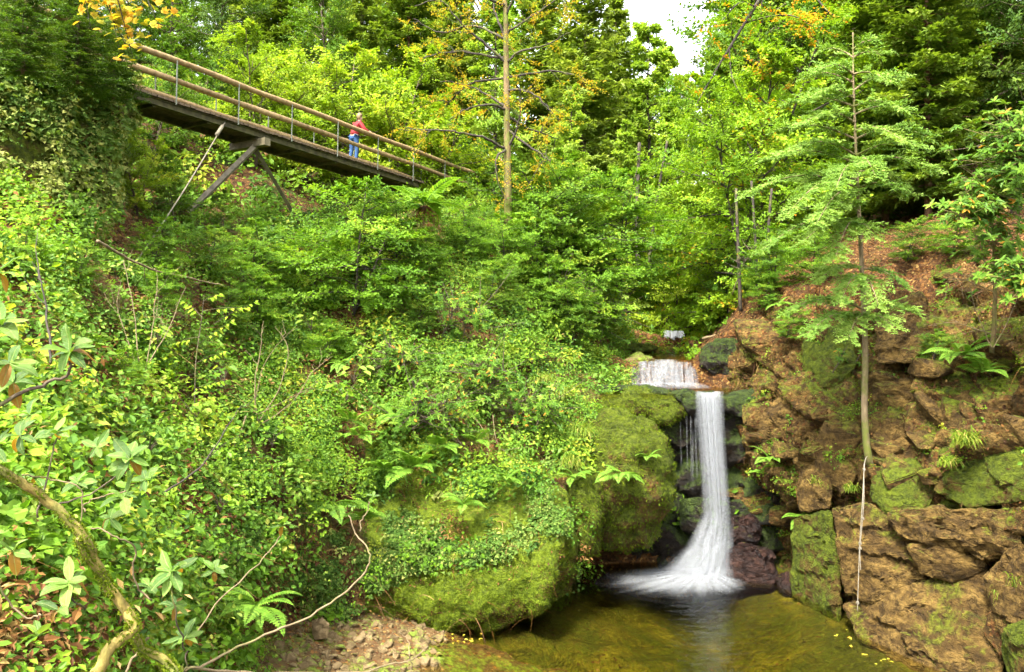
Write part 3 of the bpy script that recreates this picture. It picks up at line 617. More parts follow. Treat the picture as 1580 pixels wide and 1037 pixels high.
block('boulder', [(1525,880,15.6),(1575,840,15),(1640,860,14),(1640,1000,13.6),(1570,1010,14.6),(1530,960,15.3)], 1.2, bo, 10, 'brown rock at the right edge beside the largest boulder', 'boulder')
block('boulder', [(1545,970,14.6),(1585,955,14.2),(1620,975,13.8),(1620,1060,13.6),(1560,1060,14.3)], .9, mr, 11, 'small mossy rock in the bottom right corner', 'boulder')
block('boulder', [(1118,845,22.1),(1150,838,21.9),(1188,852,21.7),(1200,890,21.5),(1188,908,21.4),(1140,905,21.6),(1112,885,22)], .9, M['redrock'], 12, 'wet reddish rock glistening at the foot of the fall', 'boulder', cuts=.10)
block('boulder', [(1128,800,22.6),(1160,790,22.3),(1180,815,22.2),(1165,838,22.2),(1130,835,22.5)], .7, M['redrock'], 13, 'small wet dark rock on top of the reddish rock', 'boulder', cuts=.10)
block('boulder', [(1050,770,23),(1085,765,22.8),(1100,800,22.6),(1085,830,22.6),(1050,815,22.9)], .7, M['wetrock'], 14, 'black wet rock the waterfall breaks on', 'boulder', cuts=.10)
block('boulder', [(1195,895,21.3),(1215,880,21.2),(1240,905,20.8),(1232,925,20.7),(1205,915,21.1)], .5, M['redrock'], 15, 'little wet red stone at the water line beside the mossy face', 'stone', cuts=.1)
def lump(c, rx, ry, rz, mat, seed, label, cat='boulder', amp=.22):
    bm = bmesh.new(); bmesh.ops.create_icosphere(bm, subdivisions=5, radius=1); q = P(*c)
    co = np.array([v.co[:] for v in bm.verts]); dn = nrm(co); co = np.sign(co) * np.abs(co) ** 1.0
    w = co * (rx, ry, rz); w = w + dn * (fbm(w + q, .9, 4, seed) * amp * 1.6 + fbm(w + q, .38, 3, seed + 2) * .17 + fbm((w + q) * (2.2, 2.2, .7), .5, 4, seed + 4, True) * .05 + fbm(w + q, .16, 3, seed + 8) * .03)[:, None]
    for v, k in zip(bm.verts, w): v.co = k
    me = bpy.data.meshes.new('boulder'); bm.to_mesh(me); bm.free(); me.materials.append(mat); me.polygons.foreach_set('use_smooth', [True] * len(me.polygons))
    o = mkobj('boulder', me, None, label, cat); o.location = [float(k) for k in q]; return o, w + q, dn
LUMPS = [lump((962, 742, 22.0), 1.25, 1.1, 1.85, mr, 16, 'tall rounded boulder shaggy with moss left of the fall'),
         lump((893, 790, 21.0), .62, .8, 1.25, mr, 17, 'narrow mossy lump overhanging the dark hollow by the pool'),
         lump((1125, 560, 27.0), .95, .8, .7, M['wetrock'], 19, 'dark wet lump added for the shaded recess right of the low wide cascade'),  # its dark wet colour stands in for shade under the overhanging bank
         lump((985, 632, 23.6), 1.25, .6, .48, mr, 18, 'dark mossy ledge under the low wide cascade')]
block('boulder', [(955,560,27.2),(985,545,27.6),(1010,556,27.2),(985,566,27)], .5, M['stones'], 19, 'dark flat stone at the left end of the wide cascade', 'stone', cuts=.12)
block('boulder', [(1060,525,30),(1110,512,30),(1150,520,29),(1120,532,28.6),(1070,536,29)], .8, M['litter'], 20, 'leaf-strewn slab beside the upper stream under the dark bank', 'boulder', cuts=.15)
block('boulder', [(960,533,31),(1000,528,31.5),(1020,536,31),(985,545,30)], .5, M['mossrock'], 21, 'mossy stepping stone on the left of the upper stream', 'stone', cuts=.15)

# broken blocks all over the cliff face, each a piece of it
rr = np.random.default_rng(55); cliff = bpy.data.objects['right_cliff']
def crag(seed):
    q = np.random.default_rng(seed); p = q.uniform(-1, 1, (11, 3)); p = p / np.maximum(np.abs(p).max(1, keepdims=True), .01) * q.uniform(.7, 1, (11, 1)) * (1, .75, .62)
    return rock_mesh('rock', p, [M['boulder'], M['cliff']][seed % 2], seed, .22, .08, .8, .03, .05)
CRAG = [crag(300 + i) for i in range(10)]
pos, nm = sample_grid(RC, 85, rr, lambda px, py, A: (px > 1150) * (py > 400) * (A[:, 2] > .1) * (.15 + sstep(430, 560, py)) * (1 - .92 * in_poly(px, py, [(1280, 775), (1385, 770), (1560, 850), (1560, 1037), (1290, 990)])), 30, .8)
for p, n_ in zip(pos, nm):
    o = bpy.data.objects.new('rock', CRAG[rr.integers(10)]); C.objects.link(o); o.parent = cliff; s = float(np.clip(rr.lognormal(-.75, .5), .18, 1.0))
    o.location = [float(k) for k in p - n_ * s * .25]; o.scale = (s, s, s * rr.uniform(.7, 1.1)); o.rotation_euler = (rr.normal() * .35 + .3, rr.normal() * .3 + .35, rr.normal() * .8)

block('boulder', [(1450, 690, 17.4), (1520, 660, 16.7), (1600, 680, 15.6), (1600, 770, 15.2), (1500, 785, 16.4), (1440, 760, 17.3)], 1.2, mr, 31, 'mossy ledge with pale grass above the layered brown ledge', 'rock ledge')
block('boulder', [(1345, 720, 18.8), (1420, 705, 18.2), (1450, 740, 17.7), (1430, 785, 17.5), (1370, 790, 18), (1345, 765, 18.6)], 1.0, mr, 32, 'mossy shoulder of rock right of the rope top', 'boulder')
block('boulder', [(1225, 700, 21), (1262, 690, 20.5), (1285, 740, 20), (1280, 785, 19.6), (1235, 790, 20.5)], 1.0, bo, 33, 'brown block above the dark green mossy face', 'boulder')
block('boulder', [(1440, 590, 19), (1500, 600, 18.2), (1560, 610, 17.3), (1580, 650, 16.6), (1500, 660, 17.4), (1445, 640, 18.4)], 1.0, bo, 34, 'long brown ledge under the blue-green fern', 'rock ledge')
block('boulder', [(1240, 520, 22.3), (1310, 500, 21.8), (1325, 560, 20.9), (1290, 600, 20.8), (1240, 590, 21.6)], 1.0, mr, 35, 'mossy block left of the hemlock trunk at mid height', 'boulder')
block('boulder', [(1350, 470, 21.8), (1420, 450, 21), (1445, 500, 20.2), (1410, 560, 19.6), (1355, 560, 20.4)], 1.0, bo, 36, 'brown block right of the hemlock trunk at mid height', 'boulder')

# gravel stones: each a part of the bar
def pebble(seed, flat=.6):
    q = np.random.default_rng(seed); p = nrm(q.normal(size=(16, 3))) * q.uniform(.7, 1.0, (16, 1)) * np.array((1, .8, flat))
    return rock_mesh('stone', p, M['stones'], seed, .7, .10, .8, .03, .10)
PEB = [pebble(100 + i, .45 + .06 * i) for i in range(7)]
r = np.random.default_rng(5)
pos, _ = sample_grid(GB[::-1], 300, r, lambda px, py, A: ((A[:, 2] > -.06) & (px > 430) & (px < 690)).astype(float), 30, .6)
for p in pos:
    o = bpy.data.objects.new('stone', PEB[r.integers(7)]); C.objects.link(o); o.parent = gravel
    o.location = [float(q) for q in p + (0, 0, .01)]; s = float(np.clip(r.lognormal(-2.35, .42), .045, .22)); o.scale = (s, s, s); o.rotation_euler = (r.normal() * .3, r.normal() * .3, r.random() * 6.3)
st = block('loose_stone', [(481,958,16.3),(497,952,16.2),(508,962,16.1),(505,985,16),(484,988,16.1)], .3, M['stones'], 22, 'large square tan stone lying on the gravel bar', 'stone', cuts=.06, bulge=.03, amp=.02, sc=.3, fine=.008, bev=.015)
mb = MB(); n = 2600          # fine gravel between
pos, _ = sample_grid(GB[::-1], n, r, lambda px, py, A: (A[:, 2] > -.10).astype(float), 30, .6)
O = np.array([(1, 0, 0), (-1, 0, 0), (0, 1, 0), (0, -1, 0), (0, 0, .6), (0, 0, -.6)], float); OF = np.array([(0, 2, 4), (2, 1, 4), (1, 3, 4), (3, 0, 4), (2, 0, 5), (1, 2, 5), (3, 1, 5), (0, 3, 5)])
sz = r.lognormal(-3.7, .35, n); V = pos[:, None] + O[None] * sz[:, None, None] * r.uniform(.6, 1.3, (n, 6, 1))
mb.add(V.reshape(-1, 3), (OF[None] + (np.arange(n) * 6)[:, None, None]).reshape(-1, 3))
mb.obj('fine_gravel', M['stones'], gravel, smooth=False, kind='stuff')

# ------------------------------------------------------------------ foot bridge
M['log'] = bark_mat('weathered_round_timber', (.12, .075, .025), (.28, .19, .075), 0, 9)
M['girder'] = plain_mat('algae_stained_girder', (.05, .045, .014), .8, .6, 5)
M['plank'] = plain_mat('old_deck_plank', (.10, .07, .04), .9, .5, 9)
M['post'] = plain_mat('galvanised_post', (.16, .17, .13), .6, .2, 30, .3)
M['strut'] = plain_mat('grey_weathered_timber', (.15, .128, .085), .85, .4, 8)
M['concrete'] = plain_mat('stained_concrete', (.13, .11, .06), .9, .4, 6)
bA, bB = np.array((-9.33, 20.3, 12.80)), np.array((-3.59, 30.3, 12.48))
bu = nrm(bB - bA); bl = float(np.linalg.norm(bB - bA)); bp = nrm(np.array((-bu[1], bu[0], 0))); bz = np.cross(bu, bp) * 1.0
if bz[2] < 0: bz = -bz
BW = 1.25
def bpt(s, w, h): return bA + bu * s + bp * w + bz * h
bridge = thing('foot_bridge', 'narrow wooden foot bridge with round timber handrails crossing above the ravine', 'bridge')
for k in range(int((bl + 4.5) / .165)):
    s = -4 + k * .165; q = MB().box(bpt(s, BW / 2, -.03 + .004 * rng.normal()), bu * .072, bp * (BW / 2 + .07 + .015 * rng.normal()), bz * .03)
    q.obj('plank', M['plank'], bridge, smooth=False)
for w in (.06, BW - .06):
    q = MB()
    for h, hw, hh in ((-.082, .05, .010), (-.16, .010, .070), (-.235, .05, .010)): q.box(bpt(bl / 2 - 2, w, h), bu * (bl / 2 + 2.2), bp * hw, bz * hh)
    q.obj('girder', M['girder'], bridge, smooth=False)
    q = MB(); q.tube([bpt(s, w - .02 if w < .5 else w + .02, .05 + .01 * math.sin(s * 2.1)) for s in np.linspace(-4, bl - .1, 30)], .055, 8); q.obj('kerb_pole', M['log'], bridge)
for k in range(9): MB().box(bpt(-3 + k * 1.7, BW / 2, -.24), bu * .04, bp * (BW / 2 - .09), bz * .05).obj('cross_beam', M['girder'], bridge, smooth=False)
for w in (-.05, BW + .05):
    for h, rad, s1 in ((1.05, .078, bl + 4.0), (.52, .07, bl + 3.4)):
        ss = np.linspace(-4, s1 if w < .5 else s1 - 2.2, 34)
        q = MB(); q.tube([bpt(s, w + .008 * math.sin(s * 1.9 + h), h + .012 * math.sin(s * 1.3 + w * 5)) for s in ss], rad * (1 + .06 * np.sin(ss * 3)), 10)
        q.obj('handrail' if h > 1 else 'middle_rail', M['log'], bridge)
    for s in np.arange(-3.2, bl + 2.4, 2.05):
        off = .45 if w > .5 else 0
        MB().box(bpt(s + off, w - .07 * (1 if w < .5 else -1), .46), bu * .013, bp * .013, bz * .58).obj('rail_post', M['post'], bridge, smooth=False)
cbS = 3.95
MB().box(bpt(cbS, BW / 2 - .10, -.38), bu * .11, bp * (BW / 2 + .12), bz * .11).obj('support_beam', M['concrete'], bridge, smooth=False)
a = bpt(cbS, .25, -.44); q = MB(); q.box((a + P(290, 328, 22.6)) / 2, (P(290, 328, 22.6) - a) / 2, np.array((.042, 0, -.052)), np.array((0, .07, 0))); q.obj('strut', M['strut'], bridge, smooth=False)
a = bpt(cbS, .35, -.44); q = MB(); q.box((a + P(462, 345, 25.6)) / 2, (P(462, 345, 25.6) - a) / 2, np.array((.04, 0, .028)), np.array((0, .05, 0))); q.obj('strut', M['girder'], bridge, smooth=False)
q = MB(); t = np.linspace(0, 1, 20)[:, None]; a, b = bpt(2.55, -.03, -.15), P(180, 447, 16.5)
q.tube(a * (1 - t) + b * t - np.array((0, 0, .12)) * np.sin(t * math.pi), .017, 6); q.tube([a * .97 + b * .03, a * .9 + b * .1], .05, 8)
q.obj('stay_cable', M['strut'], bridge)


# ------------------------------------------------------------------ foliage materials
M['l_bright'] = leaf_mat('bright_green_leaf', [(0, (.05, .12, .008)), (.45, (.125, .25, .014)), (.8, (.21, .34, .022)), (1, (.34, .38, .04))], .44)
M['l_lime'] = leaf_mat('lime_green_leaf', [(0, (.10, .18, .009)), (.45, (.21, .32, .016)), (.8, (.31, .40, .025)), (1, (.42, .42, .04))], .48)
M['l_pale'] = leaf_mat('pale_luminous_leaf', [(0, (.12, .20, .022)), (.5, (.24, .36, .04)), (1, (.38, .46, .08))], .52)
M['l_mid'] = leaf_mat('mid_green_leaf', [(0, (.035, .09, .008)), (.5, (.095, .19, .012)), (.85, (.18, .27, .018)), (1, (.30, .31, .03))], .38)
M['l_deep'] = leaf_mat('deep_green_leaf', [(0, (.02, .05, .006)), (.5, (.05, .105, .010)), (1, (.12, .18, .018))], .32)
M['l_ivy'] = leaf_mat('ivy_leaf', [(0, (.025, .06, .010)), (.5, (.07, .14, .020)), (.85, (.15, .22, .04)), (1, (.27, .29, .07))], .30, .6, .1)
M['l_herb'] = leaf_mat('bank_herb_leaf', [(0, (.035, .09, .010)), (.4, (.090, .195, .018)), (.75, (.155, .27, .028)), (.93, (.24, .33, .04)), (1, (.30, .32, .05))], .38, .5, .2)
M['l_rhodo'] = leaf_mat('rhododendron_leaf', [(0, (.03, .08, .008)), (.5, (.085, .175, .016)), (.85, (.17, .26, .028)), (.97, (.26, .32, .06)), (1, (.42, .22, .03))], .30, .5, .15)
M['l_fg'] = vein_leaf_mat('near_rhododendron_leaf', [(0, (.05, .12, .012)), (.5, (.11, .22, .022)), (.9, (.20, .31, .045)), (.93, (.30, .14, .015)), (1, (.34, .17, .02))])
M['l_conif'] = leaf_mat('dark_conifer_needles', [(0, (.034, .066, .006)), (.5, (.10, .165, .015)), (1, (.20, .27, .03))], .36, .6)
M['l_spruce'] = leaf_mat('grey_green_needles', [(0, (.07, .115, .016)), (.5, (.16, .23, .03)), (1, (.26, .32, .06))], .38, .6)
M['l_hem'] = leaf_mat('pale_hemlock_needles', [(0, (.05, .12, .014)), (.5, (.125, .225, .03)), (1, (.22, .32, .055))], .38, .6)
M['l_gold'] = leaf_mat('thin_orange_leaf', [(0, (.22, .26, .015)), (.4, (.36, .30, .02)), (.75, (.46, .26, .02)), (1, (.45, .33, .03))], .48)
M['l_yellow'] = leaf_mat('yellow_maple_leaf', [(0, (.30, .30, .03)), (.6, (.52, .42, .04)), (1, (.55, .28, .03))], .45)
M['l_autumn'] = leaf_mat('green_turning_orange_leaf', [(0, (.07, .14, .007)), (.45, (.16, .285, .012)), (.80, (.26, .36, .016)), (.88, (.46, .30, .02)), (1, (.52, .20, .01))], .44)
M['l_litter'] = leaf_mat('fallen_leaf', [(0, (.035, .014, .005)), (.4, (.10, .040, .011)), (.75, (.19, .092, .023)), (1, (.33, .24, .08))], .1, .6)
M['l_fern'] = leaf_mat('fern_frond', [(0, (.06, .14, .015)), (.5, (.14, .27, .025)), (1, (.25, .36, .05))], .42, .5)
M['l_grass'] = leaf_mat('grass_blade', [(0, (.05, .10, .008)), (.5, (.13, .20, .015)), (.85, (.24, .28, .03)), (1, (.36, .27, .08))], .35, .5)
M['l_moss'] = leaf_mat('moss_tuft', [(0, (.045, .075, .004)), (.5, (.11, .16, .007)), (1, (.20, .25, .012))], .3, .8, .1)
M['bark'] = bark_mat('grey_brown_bark', (.035, .024, .014), (.12, .085, .05), .25)
M['bark_red'] = bark_mat('reddish_pine_bark', (.06, .026, .012), (.20, .095, .045), .12)
M['bark_tan'] = bark_mat('tan_mossy_bark', (.06, .038, .013), (.19, .125, .045), .45)
M['bark_dark'] = bark_mat('dark_wet_bark', (.012, .009, .006), (.05, .035, .02), .2)
M['bark_hem'] = bark_mat('pale_grey_hemlock_bark', (.09, .06, .025), (.26, .19, .10), .40)
M['twig'] = bark_mat('dry_pale_twig', (.08, .055, .022), (.21, .155, .075), .12)
M['mossy_limb'] = bark_mat('moss_wrapped_limb', (.16, .11, .02), (.36, .27, .06), .55, 40)

# ------------------------------------------------------------------ plant builders
UP = np.array((0, 0, 1.0))
def rnd_dirs(r, n): return nrm(r.normal(size=(n, 3)))
def spray_leaves(mb, r, a, dv, ln, k, ls, asp, kind, flat, tint0, outw=None, spread=.9, jit=.25):
    """k leaves set left and right along each twig (start a, direction dv, length ln)"""
    n = len(a); f = (np.arange(k)[None] + r.random((n, k))) / k; f = .08 + .94 * f
    sd = np.where((np.arange(k)[None] % 2) == 0, 1.0, -1.0) * np.ones((n, 1))
    nm = nrm(UP[None] * flat + (outw * (1 - flat) * 1.2 if outw is not None else 0) + r.normal(size=(n, 3)) * .22)
    s = nrm(np.cross(nm, dv)); pos = a[:, None] + dv[:, None] * (f * ln[:, None])[..., None]
    pos = pos + r.normal(size=pos.shape) * (ls * jit)
    dr = nrm(dv[:, None] * (1 - spread * .55) + s[:, None] * sd[..., None] * spread + r.normal(size=pos.shape) * .28)
    nn = nrm(nm[:, None] + r.normal(size=pos.shape) * (.55 - .3 * flat))
    L = ls * r.uniform(.65, 1.2, n * k); t = np.clip(np.repeat(tint0, k) + r.normal(size=n * k) * .09, 0, 1)
    return put_leaves(mb, pos.reshape(-1, 3), dr.reshape(-1, 3), nn.reshape(-1, 3), L, L * asp, kind, t)

def broadleaf(seed, H, R, zb, nb, nt, nl, ls, mleaf, mbark, tr=.10, elev=(.15, .9), flat=.55, asp=.62, kind='dia', stems=1, prof='oval', wob=.03, sparse=1.0):
    r = np.random.default_rng(seed); tk, lf = MB(), MB(); TA, TD, TL, TT, TO = [], [], [], [], []
    for s_ in range(stems):
        az0 = r.random() * 6.28; lean = (0 if stems == 1 else .28) * r.uniform(.5, 1.2)
        t = np.linspace(0, 1, 12); Hs = H * (1 if s_ == 0 else r.uniform(.6, .95))
        tp = np.stack([np.cumsum(r.normal(size=12)) * wob * H / 8 + math.cos(az0) * lean * Hs * t ** 1.2, np.cumsum(r.normal(size=12)) * wob * H / 8 + math.sin(az0) * lean * Hs * t ** 1.2, Hs * t], -1)
        tp -= tp[0]; tk.tube(tp, tr * (1 - .9 * t) * (1 if stems == 1 else .7) + .006, 7)
        nbs = nb // stems
        for i in range(nbs):
            u = (i + r.random()) / nbs; tt = zb + (1 - zb) * u * .97; b0 = np.array([np.interp(tt, t, tp[:, q]) for q in range(3)])
            pr = {'oval': math.sin(math.pi * (.16 + .80 * u)), 'cone': 1.05 - .9 * u, 'top': .45 + .6 * math.sin(math.pi * min(1, .25 + .6 * u))}[prof]
            ln = R * pr * r.uniform(.65, 1.2); az = i * 2.4 + r.normal() * .5; el = elev[0] + (elev[1] - elev[0]) * u + r.normal() * .15
            d0 = np.array((math.cos(az) * math.cos(el), math.sin(az) * math.cos(el), math.sin(el))); k = 7; tb = np.linspace(0, 1, k)
            pb = b0 + d0 * (ln * tb)[:, None] + np.cumsum(r.normal(size=(k, 3)), 0) * ln * .035; pb[:, 2] -= .12 * ln * tb ** 2; pb += b0 - pb[0]
            tk.tube(pb, tr * .42 * (1 - .6 * u) * (1 - .88 * tb) + .004, 5)
            bt = r.normal() * .16
            for j in range(nt):
                f = .22 + .78 * (j + r.random()) / nt; p0 = np.array([np.interp(f, tb, pb[:, q]) for q in range(3)])
                sg = 1 if j % 2 else -1; sd = nrm(np.cross(d0, UP)) * sg; dd = nrm(d0 * r.uniform(.4, .9) + sd * r.uniform(.3, 1.0) + UP * r.normal() * .30)
                TA.append(p0); TD.append(dd); TL.append(ln * .36 * r.uniform(.5, 1.15) * (1.15 - .5 * f) + ls); TT.append(.48 + bt + r.normal() * .10); TO.append(nrm(d0 + (0, 0, .15)))
    TA, TD, TL, TT, TO = map(np.array, (TA, TD, TL, TT, TO))
    if sparse < 1: kp = r.random(len(TA)) < sparse; TA, TD, TL, TT, TO = TA[kp], TD[kp], TL[kp], TT[kp], TO[kp]
    for a, d, l in zip(TA[::2], TD[::2], TL[::2]): tk.tube([a, a + d * l * .5 + UP * .01, a + d * l], [.006, .004, .002], 3, False)
    spray_leaves(lf, r, TA, TD, TL, nl, ls, asp, kind, flat, np.clip(TT, .05, .95), TO)
    return tk.mesh('trunk', mbark), lf.mesh('crown', mleaf, False), H

def conifer(seed, H, R, zb, nw, per, mleaf, mbark, tr=.14, droop=.25, nl=9, step=.16, dens=1.0, taper=.85, upc=.0, lfun=None, wid=.034, nlen=.15):
    r = np.random.default_rng(seed); tk, lf = MB(), MB()
    t = np.linspace(0, 1, 14); tp = np.stack([np.cumsum(r.normal(size=14)) * .012 * H / 8, np.cumsum(r.normal(size=14)) * .012 * H / 8, H * t], -1); tp -= tp[0]
    tk.tube(tp, tr * (1 - .93 * t) + .008, 8); TA, TD, TL, TT = [], [], [], []
    for w in range(nw):
        u = (w + r.uniform(.2, .8)) / nw; tt = zb + (1 - zb) * u * .985
        for b in range(per):
            b0 = np.array([np.interp(tt + r.normal() * .006, t, tp[:, q]) for q in range(3)]); az = r.random() * 6.28 if lfun else (b + r.random()) / per * 6.28 + w * 1.1
            ln = R * (1 - u) ** taper * r.uniform(.55, 1.15) + .12
            if lfun: ln = R * lfun(tt) * r.uniform(.6, 1.15)
            if ln < .08: continue
            el = .10 - droop + .75 * u * u * (1 if not lfun else .6) + r.normal() * .10
            d0 = np.array((math.cos(az) * math.cos(el), math.sin(az) * math.cos(el), math.sin(el))); k = 8; tb = np.linspace(0, 1, k)
            pb = b0 + d0 * (ln * tb)[:, None]; pb[:, 2] += (-droop * .35 * tb + (droop * .45 + upc) * tb ** 2) * ln; pb += np.cumsum(r.normal(size=(k, 3)), 0) * ln * .012
            tk.tube(pb, .022 * min(1, ln) * (1 - .85 * tb) + .003, 4, False)
            nbr = max(4, int(ln / step * dens)); f = np.linspace(.15, 1, nbr); bt = r.normal() * .13
            T = nrm(np.gradient(pb, axis=0)); s0 = nrm(np.cross(d0, UP))
            for sg in (-1, 1):
                for ff in f:
                    if r.random() < .08: continue
                    p0 = np.array([np.interp(ff, tb, pb[:, q]) for q in range(3)]); d = nrm(d0 * r.uniform(.5, .9) + s0 * sg * r.uniform(.55, 1.0) + UP * (r.normal() * .13 - .12))
                    TA.append(p0); TD.append(d); TL.append((.16 + .34 * ln * (1 - ff) ** .7 * min(1, ff * 2.5)) * r.uniform(.6, 1.2)); TT.append(.45 + bt + .14 * ff + r.normal() * .08)
    TA, TD, TL, TT = map(np.array, (TA, TD, TL, TT)); n = len(TA)
    put_leaves(lf, TA, TD, UP[None] + r.normal(size=(n, 3)) * .3, TL * 1.05, wid * 1.3, 'ndl', np.clip(TT - .1, 0, 1))
    spray_leaves(lf, r, TA, TD, TL, nl, nlen, wid / nlen * 1.5, 'ndl', .8, np.clip(TT, .03, .97), None, .75, .06)
    return tk.mesh('trunk', mbark), lf.mesh('crown', mleaf, False), H

VAR = {}
def variants(key, fn, n): VAR[key] = [fn(i) for i in range(n)]
lb = M['l_bright']; lm = M['l_mid']
variants('shrub_bright', lambda i: broadleaf(200 + i, 7, 2.9, .06, 48, 20, 16, .15, M['l_lime'], M['bark'], .09, (.15, .95), .42, stems=3), 4)
variants('shrub_mid', lambda i: broadleaf(220 + i, 7, 2.7, .06, 48, 20, 15, .15, lm, M['bark'], .09, (.1, .8), .48, stems=2), 3)
variants('sapling', lambda i: broadleaf(240 + i, 4.6, 2.1, .04, 60, 15, 17, .105, [lb, lb, lm][i], M['bark_dark'], .05, (.0, .5), .48, stems=2, prof='oval', asp=.6), 3)
variants('tall_green', lambda i: broadleaf(260 + i, 17, 4.2, .18, 64, 26, 17, .20, [lm, lb, M['l_deep']][i], M['bark'], .20, (.1, .9), .45), 3)
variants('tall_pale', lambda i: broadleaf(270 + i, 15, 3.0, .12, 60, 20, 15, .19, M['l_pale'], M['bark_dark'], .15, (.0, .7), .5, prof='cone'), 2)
variants('autumn', lambda i: broadleaf(280 + i, 13, 3.6, .06, 70, 22, 17, .15, M['l_autumn'], M['bark_dark'], .13, (.0, .85), .45, stems=2), 3)
variants('spruce', lambda i: conifer(300 + i, 20, 3.4, .10, 32, 8, M['l_spruce'], M['bark'], .20, .30, 8, .24, 1.0, .7, wid=.09, nlen=.34), 3)
variants('dark_fir', lambda i: conifer(310 + i, 18, 3.2, .12, 30, 8, M['l_conif'], M['bark_red'], .17, .22, 8, .22, 1.0, .55, wid=.085, nlen=.32), 3)
variants('yew', lambda i: conifer(330 + i, 5, 2.0, .02, 19, 7, M['l_deep'], M['bark'], .08, .25, 9, .13, 1.0, .45, wid=.035, nlen=.13), 2)
def hz(px, d): x = (px - 790) / FPX * d; return np.array((x, d, float(hill_z(np.array([x]), np.array([float(d)]))[0])))
_use = {}
PROTO = {}
def plant(key, name, label, base, top_py=None, height=None, group=None, cat='tree', sink=.15, rz=None, wide=1.0):
    i = _use.get(key, 0); _use[key] = i + 1; tk, cr, H = VAR[key][i % len(VAR[key])]
    base = np.array(base, float); h = height if height else (CAMZ + (518.5 - top_py) / FPX * base[1]) - base[2]
    s = max(.05, h / H); o = thing(name, label, cat, base - (0, 0, sink * s), (i * 2.39 + .7) if rz is None else rz, group, s)
    o.scale = (s * wide, s * wide, s)
    mkobj('trunk', tk, o); mkobj('crown', cr, o); return o

# ---- wood behind the bridge
G1 = 'leafy shrubs behind the foot bridge'
for px, d, tp, k, w, lab in [
    (238, 27, 70, 'shrub_mid', 1.0, 'mid green shrub behind the upper left end of the bridge'),
    (320, 30, 60, 'shrub_mid', 1.0, 'green shrub rising behind the leftmost slender rail post'),
    (395, 30, 55, 'shrub_bright', 1.0, 'bright green shrub behind the middle of the handrail'),
    (455, 32, 62, 'shrub_bright', 1.0, 'light green shrub a little left of the person in red'),
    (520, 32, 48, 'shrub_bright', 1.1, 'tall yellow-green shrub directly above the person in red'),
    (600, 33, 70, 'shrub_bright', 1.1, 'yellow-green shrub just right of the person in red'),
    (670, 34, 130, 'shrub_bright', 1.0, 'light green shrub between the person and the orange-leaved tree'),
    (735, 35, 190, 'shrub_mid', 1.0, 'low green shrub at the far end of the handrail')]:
    plant(k, 'leafy_shrub', lab, hz(px, d), tp, group=G1, cat='shrub', wide=w)
G2 = 'tall trees of the wood behind the bridge'
for px, d, tp, k, lab in [
    (180, 40, -120, 'tall_green', 'tall green tree behind the yellow maple leaves at top left'),
    (265, 44, -120, 'tall_green', 'tall dark tree above the left end of the handrail'),
    (345, 42, -60, 'tall_green', 'tall bright tree above the leftmost rail post'),
    (430, 47, -110, 'dark_fir', 'dark fir at the top, left of the bright shrubs'),
    (500, 44, -40, 'tall_green', 'green tree at the top edge left of the orange-leaved tree'),
    (560, 50, -140, 'spruce', 'grey-green spruce at the top behind the yellow-green shrubs'),
    (632, 46, -120, 'dark_fir', 'dark fir behind the left branches of the orange-leaved tree'),
    (700, 52, -100, 'spruce', 'spruce right behind the upper crown of the orange-leaved tree'),
    (762, 46, -30, 'tall_pale', 'pale green tree behind the trunk of the orange-leaved tree'),
    (835, 50, -120, 'spruce', 'spruce just right of the orange-leaved tree trunk'),
    (900, 44, -110, 'spruce', 'tall drooping spruce left of the gap of white sky'),
    (945, 52, -10, 'spruce', 'slender spruce at the left border of the white sky'),
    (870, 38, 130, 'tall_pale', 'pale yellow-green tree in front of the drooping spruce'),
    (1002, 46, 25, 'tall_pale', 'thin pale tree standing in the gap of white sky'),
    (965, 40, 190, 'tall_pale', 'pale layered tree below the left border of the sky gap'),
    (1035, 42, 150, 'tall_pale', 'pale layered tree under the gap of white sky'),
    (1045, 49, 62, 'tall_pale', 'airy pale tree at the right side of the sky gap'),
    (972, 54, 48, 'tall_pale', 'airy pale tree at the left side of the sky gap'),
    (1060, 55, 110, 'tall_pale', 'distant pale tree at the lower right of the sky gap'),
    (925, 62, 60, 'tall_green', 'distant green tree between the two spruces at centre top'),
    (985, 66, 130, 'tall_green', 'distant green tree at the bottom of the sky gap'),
    (1010, 46, 250, 'shrub_mid', 'dark-stemmed small tree above the far upstream cascade')]:
    plant(k, 'wood_tree', lab, hz(px, d), tp, group=G2)
G3 = 'trees of the right slope'
for px, d, tp, k, lab in [
    (1098, 36, 60, 'autumn', 'tree with orange flecks at the right border of the sky gap'),
    (1120, 31, -20, 'autumn', 'large green tree with orange leaves right of the sky gap'),
    (1165, 29, 100, 'autumn', 'green tree with scattered yellow leaves left of the slender hemlock'),
    (1180, 36, -160, 'tall_green', 'tall bright tree arching in at top right of the sky gap'),
    (1235, 38, -180, 'dark_fir', 'dark fir behind the top of the slender hemlock, left side'),
    (1290, 42, -200, 'tall_green', 'tall deep green tree behind the slender hemlock top'),
    (1365, 31, -220, 'dark_fir', 'fir with a reddish bare trunk right of the slender hemlock'),
    (1432, 28.5, -240, 'dark_fir', 'fir with a tan bare trunk standing on the brown leaf slope'),
    (1425, 38, -220, 'spruce', 'spruce standing back between the two bare-trunked firs'),
    (1500, 36, -220, 'dark_fir', 'dark fir above the big rhododendron on the right'),
    (1545, 31, -240, 'dark_fir', 'darkest fir in the upper right corner'),
    (1330, 46, -150, 'spruce', 'far spruce behind the reddish bare trunk'),
    (1600, 28, -220, 'tall_green', 'broadleaf tree cut off by the right edge of the picture'),
    (1480, 46, -200, 'tall_green', 'far deep green tree in the dark upper right wood')]:
    plant(k, 'slope_tree', lab, hz(px, d), tp, group=G3)
